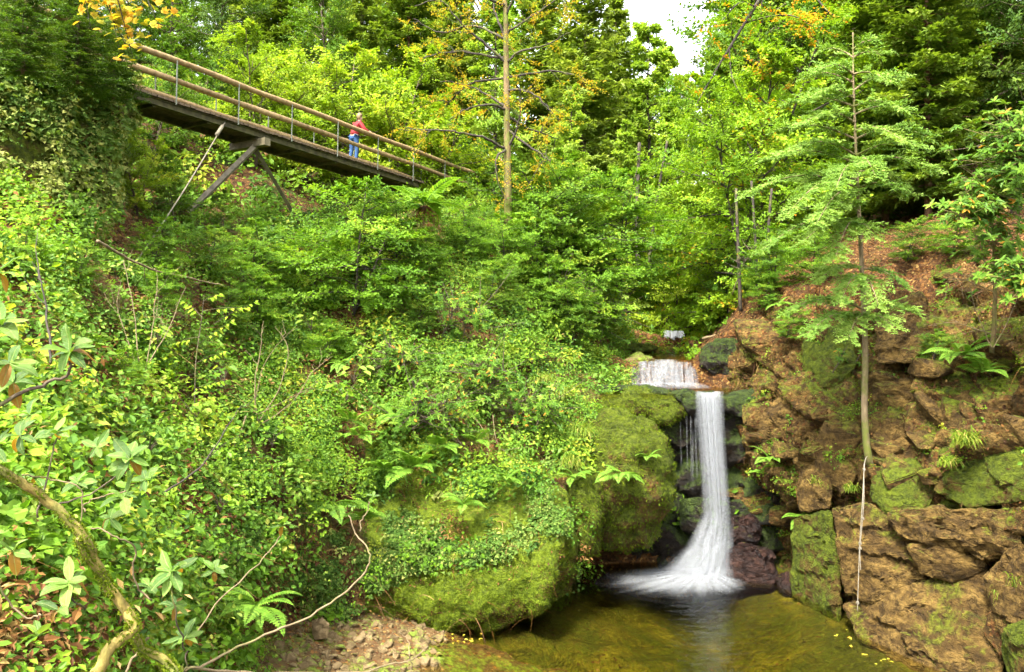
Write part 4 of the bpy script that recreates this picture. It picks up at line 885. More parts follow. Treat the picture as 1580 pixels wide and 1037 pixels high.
for px, d, tp, k, lab in [
    (985, 41, 385, 'shrub_bright', 'bright bush hanging over the left of the upper stream'),
    (1075, 39, 330, 'shrub_bright', 'bright green bush over the middle of the upper stream'),
    (1140, 31, 345, 'shrub_bright', 'bright green bush overhanging the leaf-strewn slab'),
    (1150, 30, 320, 'shrub_mid', 'dark-stemmed bush at the top of the brown bank right of the stream'),
    (1035, 38, 300, 'shrub_bright', 'light bush farther back above the upper stream')]:
    plant(k, 'stream_bush', lab, hz(px, d), tp, group='bushes over the upper stream', cat='shrub')
for i, (px, d) in enumerate([(120, 52), (170, 60), (215, 52), (255, 66), (300, 56), (345, 66), (390, 56), (440, 70), (480, 60), (530, 66), (585, 60), (640, 70), (690, 62), (740, 70), (800, 64), (855, 72), (895, 66), (1110, 60), (1150, 50), (1200, 58), (1255, 66), (1310, 60), (1380, 56), (1450, 62), (1520, 56), (60, 46), (0, 42)]):
    plant('tall_green' if i % 3 else 'spruce', 'far_tree', ('distant tree closing the wood above the left half of the bridge' if px < 420 else 'distant tree closing the wood between person and orange-leaved tree' if px < 760 else 'distant tree closing the wood around the white sky gap' if px < 1170 else 'distant tree closing the dark wood behind the hemlock'), hz(px, d), -150 + 60 * (i % 3) if not 840 < px < 1120 else 60, group='distant trees')
for px, py, d, tp, k, lab in [(1195, 440, 25.5, 345, 'sapling', 'small bush on the brown leaf slope left of the hemlock'), (1255, 425, 25, 350, 'sapling', 'low bush behind the hemlock on the brown leaf slope'), (1400, 400, 24, 330, 'sapling', 'low bush between the bare fir trunks on the leaf slope'), (1470, 390, 22.5, 320, 'sapling', 'small bush left of the big rhododendron'), (1215, 520, 22.6, 470, 'sapling', 'tiny bush on the mossy rock above the tilted block'), (1440, 560, 19, 505, 'sapling', 'tiny round bush left of the blue-green fern'), (1180, 470, 24.8, 420, 'sapling', 'tiny bush at the edge of the brown bank')]:
    plant(k, 'slope_bush', lab, P(px, py, on_surface(px, py, d, .1)), tp, group='bushes on the right slope', cat='shrub', wide=1.3)
# ---- shrubs on the bank
G4 = 'saplings and bushes on the left bank'
for px, py, d, tp, k, w, lab in [
    (212, 330, 20.5, 195, 'shrub_bright', .9, 'light green bush beside the ivy-covered rock below the bridge end'),
    (270, 345, 22, 225, 'shrub_mid', 1.0, 'green bush under the bridge left of its slanting cable'),
    (345, 360, 22.5, 292, 'shrub_mid', 1.0, 'green bush under the bridge right of its slanting cable'),
    (235, 420, 19, 330, 'sapling', 1.2, 'low sapling left of the foot of the slanting cable'),
    (320, 430, 20, 340, 'sapling', 1.2, 'low layered sapling below the bridge support'),
    (545, 480, 22.3, 262, 'sapling', 1.25, 'layered pale green sapling below the person in red'),
    (480, 470, 22.3, 330, 'sapling', 1.1, 'layered sapling left of the pale one below the person'),
    (612, 440, 24, 285, 'sapling', 1.1, 'layered sapling right of the pale one below the person'),
    (720, 400, 25.5, 300, 'sapling', 1.1, 'small sapling left of the foot of the orange-leaved tree'),
    (830, 440, 25.5, 290, 'sapling', 1.2, 'green sapling right of the foot of the orange-leaved tree'),
    (890, 470, 26, 245, 'sapling', 1.25, 'tall bright sapling on the crest of the bank above the cascade'),
    (860, 500, 25, 390, 'sapling', 1.2, 'dark leafy bush low on the bank crest'),
    (912, 500, 28.5, 330, 'sapling', 1.2, 'bushy sapling leaning over the left side of the stream'),
    (885, 530, 26, 430, 'sapling', 1.2, 'glossy low bush left of the upper stream'),
    (410, 440, 22, 335, 'sapling', 1.2, 'low layered sapling under the bridge support beam'), (395, 500, 20.5, 400, 'sapling', 1.2, 'dark low sapling at the head of the gully'), (350, 520, 18.5, 430, 'sapling', 1.1, 'small bush on the left side of the gully'), (660, 430, 24.5, 350, 'sapling', 1.2, 'small bush below the fern with the brown skirt'),
    (780, 430, 25, 330, 'sapling', 1.2, 'bush covering the foot of the orange-leaved tree'), (755, 480, 23.8, 400, 'sapling', 1.2, 'low bush halfway down the centre of the bank'), (950, 450, 30, 255, 'sapling', 1.3, 'tall bright bush just left of the sky gap valley'), (845, 400, 28, 235, 'sapling', 1.2, 'tall bright bush right of the orange-leaved tree'), (640, 520, 22.8, 450, 'sapling', 1.3, 'low round bush above the buttress rhododendrons'), (500, 560, 21, 490, 'sapling', 1.2, 'low bush on the right side of the gully'), (240, 480, 15.5, 405, 'sapling', 1.2, 'low bush below the fallen brown branch'), (120, 440, 12.5, 365, 'sapling', 1.2, 'leafy bush at the foot of the ivy-covered rock'), (30, 430, 10.5, 345, 'sapling', 1.2, 'leafy bush at the left edge below the ivy-covered rock'), (185, 600, 12, 530, 'sapling', 1.2, 'low bush in the middle of the left bank'),
    (925, 495, 33, 390, 'shrub_mid', 1.0, 'green bush on the left border of the upper stream')]:
    plant(k, 'bank_bush', lab, P(px, py, on_surface(px, py, d, .0)), tp, group=G4, cat='shrub', wide=w)

# ---- yew over the ivy rock, yellow maple branch
for px, py, d, h, lab in [(35, 110, 14.5, 1.6, 'dark yew bush on top of the ivy-covered rock, far left'), (120, 125, 16, 1.9, 'dark yew bush hiding the near end of the bridge'), (175, 150, 17.3, 1.5, 'small feathery yew at the right end of the ivy-covered rock')]:
    plant('yew', 'yew_bush', lab, P(px, py, d), None, h, 'yews on the ivy-covered rock', 'shrub', wide=1.1)
plant('shrub_mid', 'leafy_shrub', 'green broadleaf bush at the top left corner', P(-30, 130, 17), -60, cat='shrub')
plant('shrub_mid', 'leafy_shrub', 'green broadleaf bush just left of the yellow maple leaves', P(85, 90, 18.5), -60, cat='shrub')
def maple():
    r = np.random.default_rng(77); o = thing('maple_branch', 'yellow maple leaves hanging in from the top left edge', 'branch')
    tk, lf = MB(), MB(); A, D, T = [], [], []
    for x0, y0, x1, y1 in [(120, -80, 200, 70), (160, -90, 215, 40), (180, -100, 245, 25), (120, -60, 140, 30), (200, -110, 290, 5), (150, -70, 185, 65), (165, -60, 205, 75)]:
        a, b = P(x0, y0, 12.5), P(x1, y1, 12.2 + r.random()); t = np.linspace(0, 1, 8)[:, None]; p = a * (1 - t) + b * t; p[:, 2] -= .15 * (t[:, 0] ** 2); tk.tube(p, np.linspace(.018, .004, 8), 5)
        for i in range(26):
            f = r.uniform(.45, 1.02); q = a * (1 - f) + b * f + r.normal(size=3) * .13; A.append(q)
            az = r.random() * 6.28
            for m in (-1.1, -.55, 0, .55, 1.1): D.append((q, az, m))
            T.append(r.random())
    pos = np.array([q for q, _, _ in D]); n = len(pos); nmv = nrm(np.repeat(r.normal(size=(n // 5, 3)) * .5 + np.array((0, -.6, .7)), 5, 0))
    ax = nrm(np.cross(nmv, np.array((.3, .2, 1.0)))); bx = np.cross(nmv, ax); an = np.array([m for _, _, m in D]) + np.repeat(r.normal(size=n // 5) * .6 - 1.57, 5)
    dr = ax * np.cos(an)[:, None] + bx * np.sin(an)[:, None]; L = np.tile([.085, .11, .13, .11, .085], n // 5)
    put_leaves(lf, pos, dr, nmv, L, L * .5, 'dia', np.repeat(np.array(T), 5))
    tk.obj('twig', M['bark_dark'], o); lf.obj('leaves', M['l_yellow'], o, smooth=False)
maple()


# ------------------------------------------------------------------ named trees
def golden_tree():
    r = np.random.default_rng(90); b = P(784, 338, 27); o = thing('golden_tree', 'tan-trunked tree with dark bare limbs and thin orange leaves on the bank crest', 'tree')
    tk, lf = MB(), MB(); TA, TD, TL, TT = [], [], [], []
    d = 27.0; path = [P(784, 345, d), P(783, 250, d), P(782, 170, d), P(781, 90, d), P(780, 20, d), P(775, -60, d), P(772, -160, d)]
    t = np.linspace(0, 1, 37); tk.tube(spline(path, 6), .135 * (1 - .62 * t), 10)
    limbs = MB()
    def limb(pts, r0, dark=True, tw=9):
        p = spline([P(*q) for q in pts], 6); n = len(p); p = p + r.normal(size=p.shape) * .015; (limbs if dark else tk).tube(p, np.linspace(r0, .012, n), 6)
        for j in range(tw):
            f = r.uniform(.25, 1); i = int(f * (n - 1)); dv = nrm(p[min(i + 1, n - 1)] - p[max(i - 1, 0)]); dd = nrm(dv * .6 + nrm(r.normal(size=3)) * .8 + UP * .1)
            l = r.uniform(.5, 1.3); q = p[i] + dd * l * np.linspace(0, 1, 5)[:, None] + np.cumsum(r.normal(size=(5, 3)), 0) * .03; limbs.tube(q, np.linspace(.012, .003, 5), 4, False)
            for m in range(7):
                ff = r.uniform(.2, 1); a = q[0] * (1 - ff) + q[-1] * ff; TA.append(a); TD.append(nrm(dd + r.normal(size=3) * .7)); TL.append(r.uniform(.25, .6)); TT.append(r.beta(1.3, 1.6))
    for L in [[(780, 97, 27), (745, 65, 26.8), (715, 40, 26.6), (690, 10, 26.5), (660, -20, 26.3)], [(782, 100, 27), (800, 80, 26.7), (840, 70, 26.4), (880, 50, 26.2)], [(782, 170, 27), (755, 162, 26.5), (720, 168, 26.2), (695, 185, 26)], [(782, 166, 27), (750, 145, 27.5), (715, 130, 28), (680, 125, 28)],
              [(782, 140, 27), (810, 140, 26.5), (835, 155, 26.3), (850, 172, 26.2)], [(780, 230, 27), (745, 212, 26.3), (700, 203, 26), (650, 200, 25.8), (625, 197, 25.7)], [(783, 232, 27), (768, 240, 26.6), (766, 270, 26.5), (778, 305, 26.6)], [(781, 60, 27), (768, 30, 27.2), (760, 0, 27.3), (752, -40, 27.4)],
              [(780, 25, 27), (790, 0, 26.8), (800, -40, 26.6)], [(784, 230, 27), (800, 190, 26.7), (805, 150, 26.5)], [(783, 120, 27), (725, 130, 28), (690, 160, 28.5)], [(780, 60, 27), (730, 40, 28), (680, 50, 28.5), (640, 30, 28.5)], [(781, 50, 27), (830, 20, 28), (870, -10, 28)], [(783, 180, 27), (820, 200, 27.5), (860, 215, 28)], [(782, 200, 27), (830, 235, 26.5), (850, 250, 26)], [(783, 120, 27), (850, 110, 28), (900, 120, 28)],
              [(781, 90, 27), (700, 80, 27.5), (650, 90, 27.8)], [(780, 10, 27), (720, -10, 26), (640, 10, 26)]]:
        limb(L, .05, tw=6)
    TA, TD, TL, TT = map(np.array, (TA, TD, TL, TT))
    spray_leaves(lf, r, TA, TD, TL, 8, .085, .55, 'dia', .4, TT, None)
    tk.obj('trunk', M['bark_tan'], o); limbs.obj('limb', M['bark_dark'], o); lf.obj('crown', M['l_gold'], o, smooth=False)
golden_tree()

def hemlock():
    r = np.random.default_rng(91); d = 18.9; o = thing('hemlock', 'slender pale hemlock with feathery tiers of branches growing from the cliff ledge', 'tree')
    path = [P(1352, 730, 19.2), P(1340, 705, 18.9), P(1334, 640, 18.9), P(1335, 540, 18.9), P(1331, 440, 18.9), P(1326, 340, 18.9), P(1321, 240, 18.9), P(1317, 140, 18.9), P(1316, 50, 18.9)]
    tp = spline(path, 8); n = len(tp); tk = MB(); tk.tube(tp, np.linspace(.098, .013, n), 9); TA, TD, TL, TT = [], [], [], []
    def bough(py, px1, py1, dd, w=1.0, arch=.12):
        i = np.argmin(np.abs(proj(tp)[1] - py)); a = tp[i]; b = P(px1, py1, 18.9 + dd); t = np.linspace(0, 1, 9)
        p = a * (1 - t[:, None]) + b * t[:, None]; ln = np.linalg.norm(b - a); p[:, 2] += arch * ln * np.sin(t * math.pi); tk.tube(p, np.linspace(.028, .005, 9), 5, False)
        dv = nrm(b - a); s0 = nrm(np.cross(dv, UP)); bt = r.normal() * .12
        for f in np.linspace(.12, 1, max(8, int(ln / .07))):
            for sg in (-1, 1):
                if r.random() < .06: continue
                q = np.array([np.interp(f, t, p[:, c]) for c in range(3)]) + r.normal(size=3) * .02; sl = nrm(np.gradient(p, axis=0)[int(f * 8)])
                TA.append(q); TD.append(nrm(sl * r.uniform(.5, 1) + s0 * sg * r.uniform(.4, 1) + UP * r.normal(-.08, .12))); TL.append((.14 + .62 * w * (1 - f * .72) * min(1, f * 3)) * r.uniform(.6, 1.15)); TT.append(.52 + bt + .12 * f + r.normal() * .1)
    for q in [(285, 1150, 300, -.9), (280, 1215, 330, -1.6), (290, 1390, 290, -.8), (300, 1260, 345, -2.2), (330, 1275, 338, -2.0), (345, 1175, 385, -.7), (350, 1240, 372, -1.5), (348, 1345, 362, -1.2), (345, 1290, 395, -1.8), (420, 1262, 432, -.7), (415, 1395, 438, -.6), (425, 1300, 460, -1.5), (425, 1355, 470, -1.3), (478, 1215, 478, -.6), (480, 1410, 480, -.5), (490, 1245, 515, -1.2), (485, 1380, 505, -1.2),
              (490, 1310, 520, -1.3), (250, 1180, 245, .2), (250, 1440, 262, .1), (240, 1420, 225, -1), (235, 1215, 235, -1.2), (215, 1430, 210, .4), (210, 1200, 200, .6), (200, 1390, 215, -1.3), (190, 1240, 190, -1.3), (180, 1405, 175, .4), (170, 1215, 160, .4), (160, 1385, 165, -1), (150, 1250, 150, -1), (140, 1390, 120, .5), (130, 1245, 115, .4), (120, 1370, 125, -.8), (110, 1270, 105, -.7), (95, 1360, 85, .3), (85, 1275, 75, .3), (75, 1345, 62, -.4), (265, 1290, 290, -2.0), (255, 1350, 270, -1.8), (268, 1400, 300, .8), (275, 1240, 280, .9)]: bough(*q)
    TA, TD, TL, TT = map(np.array, (TA, TD, TL, TT)); lf = MB()
    put_leaves(lf, TA, TD, UP[None] + r.normal(size=TA.shape) * .3, TL * 1.05, .03, 'ndl', np.clip(TT, 0, 1))
    spray_leaves(lf, r, TA, TD, TL, 22, .085, .36, 'ndl', .7, np.clip(TT, .03, .97), np.broadcast_to(np.array((0, -1.0, .2)), TA.shape), .8, .06)
    tk.obj('trunk', M['bark_hem'], o); lf.obj('crown', M['l_hem'], o, smooth=False)
hemlock()

def bare_stem(name, label, pts, r0, r1, mat, cat='trunk', parent=None, jit=.02, m=7, sides=7):
    r = np.random.default_rng(len(label) * 7 + abs(int(pts[0][0]))); p = spline([P(*q) for q in pts], m); n = len(p)
    p = p + np.cumsum(r.normal(size=p.shape), 0) * jit * .25
    mb = MB().tube(p, np.linspace(r0, r1, n) * .66, sides)
    return mb.obj(name, mat, parent, label=label if parent is None else None, cat=cat if parent is None else None), p

for lab, pts, a in [('thin dark trunk left of the tiny upstream cascade', [(986, 420, 37), (984, 330, 37), (988, 220, 37)], .17), ('slanting dark trunk above the tiny upstream cascade', [(1000, 420, 36.5), (1012, 320, 36.5), (1030, 215, 36.5)], .12), ('dark stem at the top left of the brown bank', [(1143, 480, 27.2), (1141, 400, 27.2), (1138, 290, 27.2)], .10), ('dark stem just right of another at the brown bank', [(1168, 455, 27), (1166, 380, 27), (1160, 280, 27)], .085), ('dark stem leaning on the brown leaf slope left of the hemlock', [(1188, 440, 26.6), (1184, 370, 26.6), (1190, 290, 26.6)], .09)]:
    bare_stem('slender_trunk', lab, pts, a, a * .7, M['bark_dark'], 'tree trunk')
# ------------------------------------------------------------------ rhododendrons
def rhodo(label, stems, n_ros, lenL, mat, seed, name='rhododendron', mstem='bark', group=None, extra=None, leafn=8):
    """stems: polylines (pixel, pixel, distance); rosettes sit on side twigs along their upper parts"""
    r = np.random.default_rng(seed); o = thing(name, label, 'shrub', group=group); tk, lf = MB(), MB(); C0, D0 = [], []
    for pts, r0, k, spread in stems:
        p = spline([P(*q) for q in pts], 6); n = len(p); p += np.cumsum(r.normal(size=p.shape), 0) * .012; tk.tube(p, np.linspace(r0, r0 * .3, n), 6)
        for j in range(k):
            f = r.uniform(.35, 1); i = int(f * (n - 1)); dv = nrm(r.normal(size=3) * (1, 1, .7) + (0, -.35, .25)); l = abs(r.normal()) * spread * .6 + spread * .25; e = p[i] + dv * l
            tk.tube([p[i], (p[i] + e) / 2 + (0, 0, -.04 * l), e], [.012, .008, .005], 4, False); C0.append(e); D0.append(nrm(dv * .5 + (0, -.35, .7)))
    C0, D0 = np.array(C0), np.array(D0); n = len(C0); k = leafn
    az = (np.arange(k)[None] / k * 6.283 + r.random((n, 1)) * 6.28) + r.normal(size=(n, k)) * .15
    a1 = nrm(np.cross(D0, np.array((.3, .9, .1)))); a2 = np.cross(D0, a1); el = r.uniform(-.25, .55, (n, k))
    rad = a1[:, None] * np.cos(az)[..., None] + a2[:, None] * np.sin(az)[..., None]; dr = nrm(rad * np.cos(el)[..., None] + D0[:, None] * np.sin(el)[..., None])
    nn = nrm(D0[:, None] * np.cos(el)[..., None] - rad * np.sin(el)[..., None] + r.normal(size=dr.shape) * .12)
    L = lenL * r.uniform(.7, 1.15, n * k); t = np.clip(np.repeat(r.normal(.52, .14, n), k) + r.normal(size=n * k) * .12, 0, .96); t = np.where(r.random(n * k) < .035, 1, t)
    put_leaves(lf, np.repeat(C0, k, 0), dr.reshape(-1, 3), nn.reshape(-1, 3), L, L * .36, 'oval', t, 1.0)
    tk.obj('branches', M[mstem], o); lf.obj('crown', mat, o, smooth=False); return o
rh = M['l_rhodo']
rhodo('large glossy rhododendron with yellowing leaves at the right edge', [([(1530, 545, 17.5), (1532, 440, 17.2), (1530, 350, 16.8), (1510, 270, 16.2)], .05, 150, .75), ([(1530, 350, 16.8), (1555, 280, 16.2), (1560, 200, 15.8)], .03, 170, .75), ([(1530, 350, 16.8), (1500, 330, 16.2), (1480, 330, 15.8)], .02, 70, .45), ([(1555, 300, 16), (1590, 260, 15.5), (1600, 220, 15.2)], .03, 90, .6)], 0, .165, rh, 400, mstem='bark_tan')
rhodo('rhododendron spray hanging over the rocks at the right edge', [([(1610, 520, 15.5), (1590, 440, 15.3), (1570, 400, 15.2)], .03, 60, .40), ([(1600, 480, 15.5), (1560, 430, 15.3), (1500, 425, 15.4)], .02, 26, .22)], 0, .15, rh, 401, mstem='bark_tan')
rhodo('dark rhododendron in the shade above the big one at the right edge', [([(1560, 330, 24), (1550, 260, 23.5), (1540, 200, 23)], .04, 90, .9), ([(1570, 330, 24), (1600, 240, 23), (1590, 170, 23)], .04, 70, .8)], 0, .17, M['l_deep'], 402)
for i, (x, y, d, lab, w, k) in enumerate([
    (640, 640, 21, 'grey-green rhododendron bush in the middle of the buttress', 1.0, 120), (730, 590, 21.8, 'rhododendron bush above the middle of the buttress', .9, 110), (800, 640, 21.4, 'rhododendron bush on the right half of the buttress', .9, 110),
    (850, 470, 26, 'dark glossy rhododendron below the tall bright sapling', 1.0, 130), (905, 490, 28, 'rhododendron bush touching the left of the upper stream', 1.0, 120), (690, 500, 23, 'rhododendron bush below the orange-leaved tree', .9, 90), (590, 560, 21.8, 'rhododendron bush on the left half of the buttress', .8, 80), (1105, 440, 31, 'glossy rhododendron bending over the upper stream', 1.3, 150), (1290, 560, 20.7, 'small rhododendron sprig on the cliff left of the hemlock', .3, 9), (1150, 410, 27, 'small rhododendron at the top of the brown bank', .7, 40)]):
    d = on_surface(x, y, d, .35)
    rhodo(lab, [([(x - 20, y + 45, d + .3), (x, y, d - .1), (x + 15, y - 30, d - .3)], .02, k // 2, w), ([(x + 20, y + 45, d + .3), (x + 30, y, d - .1), (x + 50, y - 20, d - .3)], .02, k // 2, w)], 0, .14, rh if i != 3 else M['l_mid'], 410 + i, group='rhododendrons on the bank and cliff')

# near rhododendron with moss-wrapped limbs: every large leaf is a piece of its own
def leaf_piece(seed):
    q = np.random.default_rng(seed); mb = MB(); xs = np.array((0, .12, .3, .52, .74, .9, 1.0)); ws = np.array((.04, .28, .44, .5, .42, .22, .02)) * .40
    z = -(.08 + .22 * q.random()) * xs ** 2 + .05 * np.sin(xs * 6 + seed); V = []
    for x, w, zz in zip(xs, ws, z): V += [(x, -w, zz + .07 * w / .2), (x, 0, zz), (x, w, zz + .07 * w / .2)]
    i = np.arange(6)[:, None] * 3; F = np.concatenate([np.concatenate([i, i + 1, i + 4, i + 3], 1), np.concatenate([i + 1, i + 2, i + 5, i + 4], 1)])
    return mb, V, F
LEAVES = {}
def leaf_mesh(t):
    if t not in LEAVES:
        mb, V, F = leaf_piece(int(t * 100)); mb.add(V, None, F, t); LEAVES[t] = mb.mesh('leaf', M['l_fg'], True)
    return LEAVES[t]
def near_rhodo():
    r = np.random.default_rng(500); o = thing('rhododendron', 'near rhododendron with moss-wrapped limbs and big pale leaf rosettes at bottom left', 'shrub')
    for pts, a, b, mt in [
        ([(-60, 700, 3.9), (20, 745, 4.0), (75, 785, 4.1), (125, 835, 4.15), (150, 885, 4.2), (185, 945, 4.25), (195, 985, 4.2), (160, 1020, 4.1), (130, 1070, 4.0)], .034, .045, 'mossy_limb'),
        ([(125, 830, 4.1), (170, 880, 4.25), (205, 925, 4.3), (228, 985, 4.35), (262, 1008, 4.4), (285, 1030, 4.4), (290, 1080, 4.4)], .020, .045, 'mossy_limb'),
        ([(228, 985, 4.35), (200, 1020, 4.3), (175, 1060, 4.2)], .012, .009, 'twig'),
        ([(285, 1032, 4.4), (330, 1012, 4.5), (420, 970, 4.7), (500, 932, 4.9), (555, 885, 5.0), (567, 845, 5.0), (550, 815, 5.05), (543, 785, 5.1)], .012, .006, 'twig'),
        ([(555, 820, 5.05), (562, 795, 5.1), (575, 768, 5.1)], .006, .004, 'twig'),
        ([(300, 1030, 4.5), (400, 1035, 4.8), (530, 1033, 5.1), (600, 1018, 5.3), (630, 1008, 5.4), (655, 992, 5.5)], .013, .005, 'twig'), ([(630, 1008, 5.4), (625, 985, 5.5), (615, 975, 5.5)], .006, .003, 'twig'), ([(630, 1008, 5.4), (633, 1040, 5.4)], .006, .004, 'twig'),
        ([(303, 978, 4.5), (355, 915, 4.7), (410, 860, 4.9), (436, 822, 5.0)], .006, .005, 'twig'),
        ([(232, 925, 4.35), (205, 895, 4.3), (200, 845, 4.3), (170, 820, 4.2), (125, 805, 4.2)], .008, .006, 'twig'),
        ([(130, 790, 4.2), (132, 775, 4.25), (165, 760, 4.3), (192, 752, 4.3)], .007, .006, 'twig'),
        ([(-20, 880, 3.6), (30, 938, 3.7), (75, 940, 3.7)], .007, .006, 'twig'), ([(35, 735, 4.1), (80, 740, 4.2), (125, 765, 4.2), (132, 820, 4.2)], .006, .005, 'twig'),
        ([(-40, 640, 3.2), (40, 600, 3.3), (95, 575, 3.4), (108, 545, 3.4)], .014, .008, 'bark'), ([(-50, 560, 3.1), (0, 500, 3.1)], .012, .008, 'bark'), ([(285, 1000, 4.4), (268, 940, 4.2), (266, 892, 4.2)], .007, .005, 'bark'), ([(130, 940, 4.2), (112, 920, 4.0), (108, 905, 3.9)], .008, .006, 'bark'), ([(60, 800, 4.2), (80, 700, 4.3), (86, 680, 4.3)], .008, .005, 'bark'), ([(75, 785, 4.1), (150, 760, 4.3), (200, 715, 4.3)], .007, .005, 'bark'), ([(285, 1040, 4.4), (285, 1000, 4.4)], .007, .005, 'bark')]:
        bare_stem('branch', '', pts, a, b, M[mt], parent=o)
    ros = [(108, 542, 3.4, 9, .15), (2, 500, 3.05, 9, .14), (-5, 420, 3.1, 8, .13), (20, 590, 3.3, 6, .14), (200, 708, 4.3, 10, .155), (86, 668, 4.3, 7, .14), (192, 768, 4.3, 7, .15), (30, 672, 4.1, 6, .14), (266, 882, 4.2, 10, .165), (108, 898, 3.9, 9, .165), (285, 985, 4.4, 8, .13), (436, 812, 5.0, 7, .13), (543, 783, 5.1, 3, .05), (576, 766, 5.1, 4, .06), (270, 935, 4.3, 6, .12), (-10, 690, 3.9, 6, .14), (90, 940, 3.8, 5, .12), (15, 560, 3.2, 6, .15), (55, 735, 4.4, 7, .13), (150, 690, 4.6, 7, .13), (225, 740, 4.7, 7, .13), (45, 640, 4.4, 7, .14), (170, 800, 4.6, 6, .12), (60, 980, 4.2, 7, .14), (230, 905, 4.6, 6, .12), (330, 880, 5.2, 6, .12), (20, 850, 4.2, 7, .14), (120, 745, 4.8, 6, .12)]
    for x, y, d, k, L in ros:
        e = bpy.data.objects.new('rosette', None); C.objects.link(e); e.parent = o; e.location = [float(q) for q in P(x, y, d)]; e.empty_display_size = .02
        e.rotation_euler = (r.normal(.55, .25), r.normal() * .2, 0); ph = r.random() * 6
        for i in range(k):
            t = float(np.clip(round((.45 + r.normal() * .22) * 10) / 10, .1, .9)); el = r.uniform(-.35, .25)
            if i % 3 == 0: el = r.uniform(.3, 1.0)
            if r.random() < .06 or (x, i) in ((108, 4), (108, 7), (436, 3)): t, el = 1.0, -.8
            lf = bpy.data.objects.new('leaf', leaf_mesh(t)); C.objects.link(lf); lf.parent = e; s = float(L * .82 * r.uniform(.7, 1.12)); lf.scale = (s, s * r.uniform(.85, 1.15), s)
            lf.rotation_euler = (r.normal() * .2, -el, ph + i / k * 6.283 + r.normal() * .15)
near_rhodo()
def limb_moss():
    q = np.random.default_rng(515); o = bpy.data.objects['branch'].parent; mb = MB()
    for nm_ in ('branch', 'branch.001'):
        me = bpy.data.objects[nm_].data; co = np.zeros(len(me.vertices) * 3, np.float32); me.vertices.foreach_get('co', co); co = co.reshape(-1, 3); no = np.array([v.normal[:] for v in me.vertices])
        k = q.integers(len(co) - 9, size=5200); f = q.random((5200, 1)); p = co[k] * f + co[k + 7] * (1 - f) ; n_ = no[k]; dr = nrm(n_ + q.normal(size=n_.shape) * .6); L = .014 * q.uniform(.4, 1.6, 5200)
        keep = fbm(p, .12, 3, 9) > -.12; put_leaves(mb, p[keep], dr[keep], np.cross(dr, q.normal(size=n_.shape))[keep], L[keep], L[keep] * .4, 'dia', np.clip(q.normal(.55, .2, keep.sum()), 0, 1))
    mb.obj('moss', M['l_moss'], o, smooth=False, kind='stuff')
limb_moss()

# ------------------------------------------------------------------ ground cover (uncountable)
r = np.random.default_rng(600)
def clumps(name, G, n, mask, mat, per, rad, ls, asp, kind, seed, hgt=.6, persp=.9, tsd=.21, tmean=.5, flat=.45, parent=None):
    q = np.random.default_rng(seed); pos, nm = sample_grid(G, n, q, mask, 100, persp); mb = MB()
    S = rad * q.lognormal(0, .35, n); t0 = np.clip(q.normal(tmean, tsd, n) + .35 * fbm(pos, 2.5, 3, seed), 0, 1)
    a = nrm(nm * .75 + UP * .6); e1 = nrm(np.cross(a, q.normal(size=a.shape))); e2 = np.cross(a, e1)
    th = q.random((n, per)) * 6.283; ph = np.arccos(q.uniform(.05, 1, (n, per))); rr = q.uniform(.55, 1.08, (n, per))
    dv = (e1[:, None] * np.cos(th)[..., None] + e2[:, None] * np.sin(th)[..., None]) * np.sin(ph)[..., None] + a[:, None] * (np.cos(ph) * hgt)[..., None]
    pp = pos[:, None] + dv * (S[:, None] * rr)[..., None] + nm[:, None] * .02
    nn = nrm(dv * (1 - flat) + UP * flat + np.array((0, -.25, 0)) + q.normal(size=dv.shape) * .35); dr = nrm(np.cross(nn, q.normal(size=dv.shape)) + dv * .5 + np.array((0, 0, -.25)))
    L = np.repeat(ls * np.clip(q.lognormal(0, .32, n), .6, 2.0), per) * q.uniform(.7, 1.2, n * per); tt = np.clip(np.repeat(t0, per) + q.normal(size=n * per) * .07, 0, 1)
    put_leaves(mb, pp.reshape(-1, 3), dr.reshape(-1, 3), nn.reshape(-1, 3), L, L * asp, kind, tt)
    o = mb.obj(name, mat, parent, smooth=False, kind='stuff')
    return o
pool_rock = [(600, 1060), (585, 925), (640, 880), (760, 870), (830, 850), (880, 830), (880, 1060)]
def m_bank(px, py, A):      # everything on the left bank that is not moss rock or gravel
    w = np.ones(len(px)); w[in_poly(px, py, pool_rock)] = .0
    for fx, fy in ((636, 745), (716, 800), (556, 690), (543, 665), (735, 695), (560, 815), (515, 790), (530, 575), (655, 335), (885, 750), (395, 950)): w[(np.abs(px - fx) < 34) & (py > fy - 30) & (py < fy + 34)] = 0
    w[(py > 950) & (px > 430)] = 0
    return w * (.02 + .98 * sstep(-.10, .08, fbm(A, 1.0, 3, 610) + .03))
def m_left(px, py, A): return m_bank(px, py, A) * (px < 500 - .1 * py + 60) * (.03 + .97 * sstep(-.12, .06, fbm(A, .8, 3, 613)))
def m_ivylow(px, py, A): return m_bank(px, py, A) * (in_poly(px, py, [(300, 700), (430, 640), (560, 700), (880, 720), (880, 880), (600, 900), (540, 960), (380, 990), (280, 900)]) + .12 * (px > 250) * (py > 500))
def m_mid(px, py, A): return m_bank(px, py, A) * (px > 380) * (py < 760)
clumps('bramble_cover', LB, 800, m_left, M['l_herb'], 64, .42, .078, .66, 'oval', 620, .8, tmean=.58, tsd=.2)
clumps('low_herb_cover', LB, 1000, m_left, M['l_mid'], 22, .22, .075, .7, 'dia', 626, .45, tmean=.45)
clumps('ivy_cover', LB, 4600, m_ivylow, M['l_ivy'], 16, .15, .055, .85, 'ivy', 621, tmean=.56)
clumps('herb_cover', LB, 1300, m_mid, M['l_herb'], 60, .40, .09, .62, 'dia', 622, .75, tmean=.5)
clumps('low_leaf_cover', LB, 2200, m_mid, M['l_mid'], 18, .20, .07, .65, 'dia', 627, .45, tmean=.45)
